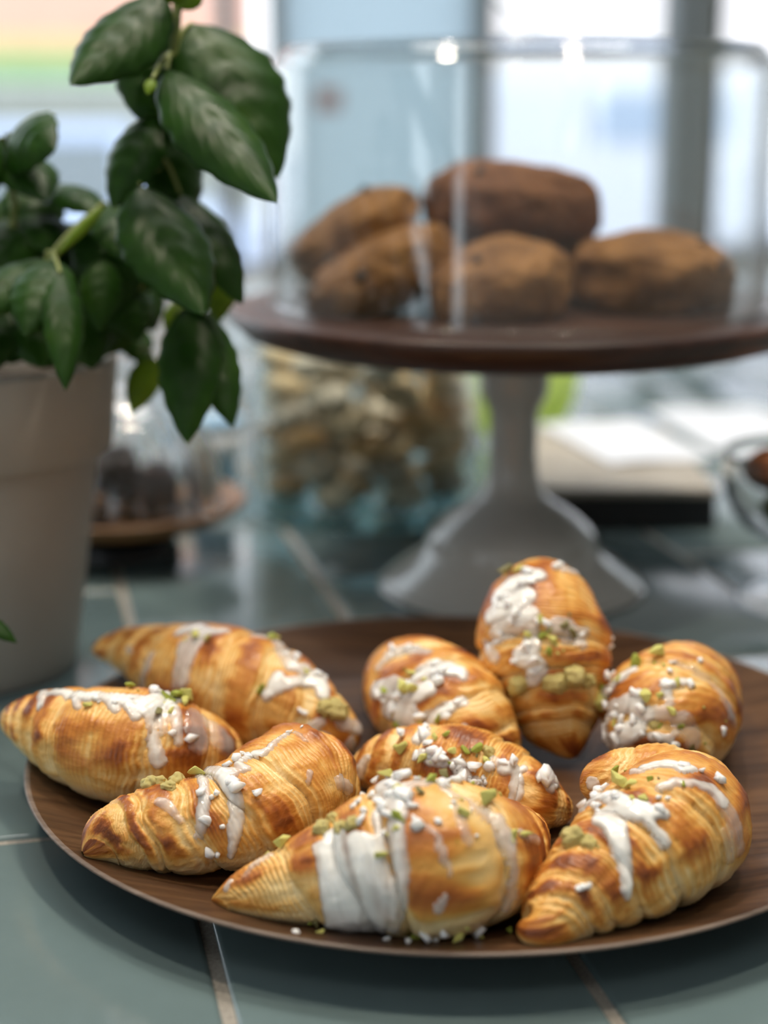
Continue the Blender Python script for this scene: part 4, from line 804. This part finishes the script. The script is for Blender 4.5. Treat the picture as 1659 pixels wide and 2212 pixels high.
# ---------------------------------------------------------------- jar of biscuits behind the stand
JC = at(790, 1092, 0); JR = .0735
jar = empty('glass_jar', JC, 'wide glass jar with thick teal base behind the cake stand', 'jar')
lpart('jar_wall', [(JR-.002, .0105), (JR, .0105), (JR, .118), (JR+.001, .124), (JR-.001, .126), (JR-.003, .124), (JR-.003, .014)], M['jar_glass'], jar)
lpart('jar_base', smooth_prof([(1e-5, .0003), (JR-.004, .0003), (JR, .003), (JR+.0005, .007), (JR-.0005, .0105), (JR-.006, .0105), (1e-5, .0090)], 3), M['teal'], jar)['label'] = 'thick teal tinted glass base'
bis_m = [mat('oat_biscuit', (.72, .58, .36), .8), mat('ginger_biscuit', (.76, .50, .24), .8), mat('grey_biscuit', (.56, .52, .43), .8), mat('pale_biscuit', (.80, .74, .60), .8)]
bis = []
for k in range(8):
    me = blob_mesh('biscuit', 120+k, 10, 16, .22, .0); me.materials.append(bis_m[k % 4]); me.shade_smooth(); bis.append(me)
rb = random.Random(5); zz_ = .0125; cnt = 0
while zz_ < .104:
    for k in range(11):
        ring = JR-.0185 if k < 8 else JR-.050
        an = k*2*math.pi/8 + zz_*37 if k < 8 else (k-8)*2*math.pi/3 + zz_*20
        o = bpy.data.objects.new('biscuit', bis[rb.randrange(8)]); COL.objects.link(o)
        o.location = (JC[0]+ring*math.cos(an), JC[1]+ring*math.sin(an), zz_ + .007 + rb.uniform(-.0015, .0015)); s = rb.uniform(.027, .030); o.scale = (s, s, s*.55)
        o.rotation_euler = (rb.uniform(-.25, .25), rb.uniform(-.25, .25), rb.uniform(0, 6))
        tag(o, 'small lumpy biscuit heaped in the teal based glass jar', 'biscuit', 'biscuits in the glass jar'); cnt += 1
    zz_ += .0155
# ---------------------------------------------------------------- black riser, papers
q = at(1360, 1143, 0); vR = q[0]*SU + q[1]*CU
a = at(1160, 1145, 0); b = at(1540, 1140, 0)
def local_box(name, x0, x1, y0, y1, z0, z1, m, parent, bevel=.001):
    bm = bmesh.new(); vs = [bm.verts.new((x, y, z)) for z in (z0, z1) for x, y in ((x0, y0), (x1, y0), (x1, y1), (x0, y1))]
    for f in ((3,2,1,0), (4,5,6,7), (0,1,5,4), (1,2,6,5), (2,3,7,6), (3,0,4,7)): bm.faces.new([vs[i] for i in f])
    if bevel: bmesh.ops.bevel(bm, geom=list(bm.edges), offset=bevel, segments=2, affect='EDGES')
    return bm_obj(name, bm, parent, m)
riser = empty('display_riser', (a[0], a[1], 0), 'low black riser with pale beige top right of the pedestal', 'riser')
wR = b[0]-a[0]
o = local_box('plinth', 0, wR, 0, .19, .0003, .0215, M['black'], riser); o.matrix_parent_inverse = Matrix()
o = local_box('top_board', -.001, wR+.001, -.001, .192, .0215, .0260, M['beige'], riser, .0005); o.matrix_parent_inverse = Matrix(); o['label'] = 'pale beige board'
def sheet(px, py, w, d, z, rot, label, m=None):
    c = at(px, py, z); bm = bmesh.new()
    bmesh.ops.create_grid(bm, x_segments=8, y_segments=8, size=.5)
    for v in bm.verts: v.co.z = .0009*math.sin(v.co.x*7)*math.cos(v.co.y*5) + .0011; v.co.x *= w; v.co.y *= d
    r = bmesh.ops.extrude_face_region(bm, geom=list(bm.faces)); bmesh.ops.translate(bm, verts=[g for g in r['geom'] if isinstance(g, bmesh.types.BMVert)], vec=(0, 0, .0005))
    o = bm_obj('paper_sheet', bm, None, m or M['paper']); o.location = c; o.rotation_euler = (0, 0, rot); tag(o, label, 'paper')
sheet(1345, 955, .075, .14, .0262, .25, 'white paper sheet lying on the beige riser top')
sheet(1590, 925, .10, .17, .0005, .15, 'pale paper sheet on the tiles right of the riser')
# lime green bowl
LB = at(1118, 948, 0)
bowl = empty('lime_bowl', LB, 'bright lime green bowl half hidden behind the pedestal', 'bowl')
lpart('bowl_wall', smooth_prof([(1e-5, .0005), (.022, .0005), (.026, .004), (.040, .022), (.046, .045), (.0475, .060), (.0465, .0612), (.0450, .060), (.038, .024), (.020, .007), (1e-5, .006)], 4), M['lime'], bowl)
lpart('foot_ring', [(.022, .0003), (.0235, .0003), (.0235, .005), (.022, .005)], M['lime'], bowl, 48)
# ---------------------------------------------------------------- fruit glass at the right edge
GC = at(1745, 1300, 0)
M['gob'] = solid_glass('goblet_glass')
gob = empty('stemmed_glass', GC, 'stemmed clear glass of fruit at the right edge of the counter', 'glass')
lpart('bowl_wall', smooth_prof([(.004, 0.0292), (.018, 0.0318), (.034, 0.0396), (.044, 0.0533), (.0475, 0.0705), (.0470, 0.0791), (.0460, 0.0795), (.0455, 0.0774), (.0455, 0.0688), (.042, 0.0550), (.032, 0.0421), (.016, 0.0344), (1e-5, 0.0331)], 4), M['gob'], gob)
lpart('stem', smooth_prof([(.004, 0.0292), (.0045, 0.0241), (.0065, 0.0189), (.0045, 0.0138), (.0055, 0.0069), (.010, 0.0043)], 5), M['glass'], gob, 32)
lpart('foot', smooth_prof([(1e-5, 0.0003), (.034, 0.0003), (.036, 0.0015), (.034, 0.0026), (.018, 0.0039), (.009, 0.0052)], 4), M['glass'], gob, 64)
def fruit(name, dx, dy, z, s, m, label, group=None, n=12):
    me = blob_mesh(name, int(z*900)+int(dx*500)+7, n, 18, .12); o = link(name, me, None, m); o.location = (GC[0]+dx, GC[1]+dy, z); o.scale = s; tag(o, label, 'fruit', group)
gr = mat('green_grape', (.24, .25, .035), .3, sss=.2); orr = mat('orange_peach', (.58, .20, .075), .4, sss=.1)
for k, (dx, dy, z) in enumerate(((-.020, -.010, .052), (.0, -.024, .052), (.020, -.004, .052), (-.006, .016, .051), (-.002, -.004, .0455))):
    fruit('grape', dx, dy, z, (.020, .020, .020), gr, 'green grape in the stemmed glass below the peach pieces', 'grapes in the stemmed glass')
for (dx, dy, z), lb in zip(((-.021, -.008, .073), (.008, -.020, .073), (.012, .012, .074)), ('orange peach piece at the left wall of the stemmed glass', 'orange peach piece at the near side of the stemmed glass', 'orange peach piece at the back of the stemmed glass')):
    fruit('peach_piece', dx, dy, z, (.036, .030, .024), orr, lb, 'peach pieces in the stemmed glass')
# ---------------------------------------------------------------- wooden bowl with glass cloche behind the pot
BC = at(265, 1190, 0)
wb = empty('wooden_bowl', BC, 'shallow brown wooden dish with a shadow-black foot behind the plant pot', 'dish')
lpart('dish', smooth_prof([(1e-5, .014), (.030, .014), (.062, .022), (.072, .0300), (.0715, .0320), (.068, .0312), (.050, .0262), (1e-5, .0250)], 4), M['bowl_wood'], wb)
lpart('foot', [(1e-5, .0003), (.034, .0003), (.034, .003), (.028, .0145), (1e-5, .0145)], M['black'], wb, 48)  # black block in place of the soft shadow under the dish
cl = empty('small_cloche', (BC[0], BC[1], .0270), 'small clear glass bell over dark cakes on the wooden dish', 'dome')
bp = smooth_prof([(.0590, .0008), (.0580, .012), (.0545, .031), (.044, .053), (.028, .067), (.010, .0715), (1e-5, .0720)], 5)
bi = bp[::-1].copy(); bi[:, 0] = np.maximum(bi[:, 0]-.0022, 1e-5); bi[:, 1] = np.where(bi[:, 1] > .002, bi[:, 1]-.0015, bi[:, 1])
an = np.linspace(0, 2*math.pi, 144, endpoint=False); pr = np.vstack([bp, bi, bp[:1]])
fl = 1 + .030*np.cos(18*an)[None]*np.clip(1.2 - pr[:, 1:]/.06, 0, 1)*np.concatenate([np.ones(len(bp)), np.zeros(len(bi)), [1]])[:, None]
V = np.stack([pr[:, :1]*fl*np.cos(an), pr[:, :1]*fl*np.sin(an), np.repeat(pr[:, 1:], 144, 1)], -1)
o = link('bell', mesh_np('bell', V, grid_faces(len(pr), 144, True)), cl, solid_glass('bell_glass')); o.matrix_parent_inverse = Matrix()
lpart('knob', smooth_prof([(.004, .0712), (.0045, .075), (.009, .080), (.009, .085), (1e-5, .088)], 4), M['glass'], cl, 32)
for k, (dx, dy, s, m, nm, lb) in enumerate(((-.012, .010, (.052, .050, .036), M['chip'], 'dark_cake', 'dark chocolate cake under the small glass bell'), (.026, -.004, (.034, .034, .028), mat('mauve_cake', (.10, .065, .06), .6), 'dark_cake', 'smaller mauve brown cake under the small glass bell'),
        (-.014, -.034, (.040, .020, .016), mat('orange_biscuit', (.60, .30, .10), .6), 'orange_slice', 'orange brown slice lying before the cakes under glass bell'))):
    me = blob_mesh(nm, 200+k, 16, 24, .16, .2); o = link(nm, me, None, m); o.location = (BC[0]+dx, BC[1]+dy, .0275+s[2]*.45); o.scale = s; tag(o, lb, 'cake')
# pale blue reflection between dish and jar, given the shape of an added cup
QC = at(462, 1035, 0)
cup = empty('reflection_cup', QC, 'added cup standing in for a pale blue reflection between the wooden dish and glass jar', 'cup')
lpart('cup_wall', [(1e-5, .0005), (.0155, .0005), (.021, .042), (.0218, .0428), (.0208, .0436), (.0195, .0425), (.0145, .003), (1e-5, .003)], M['blue'], cup, 48)
lpart('band', [(.0182, .0190), (.0186, .0192), (.0206, .0345), (.0202, .0347)], M['paper'], cup, 48)
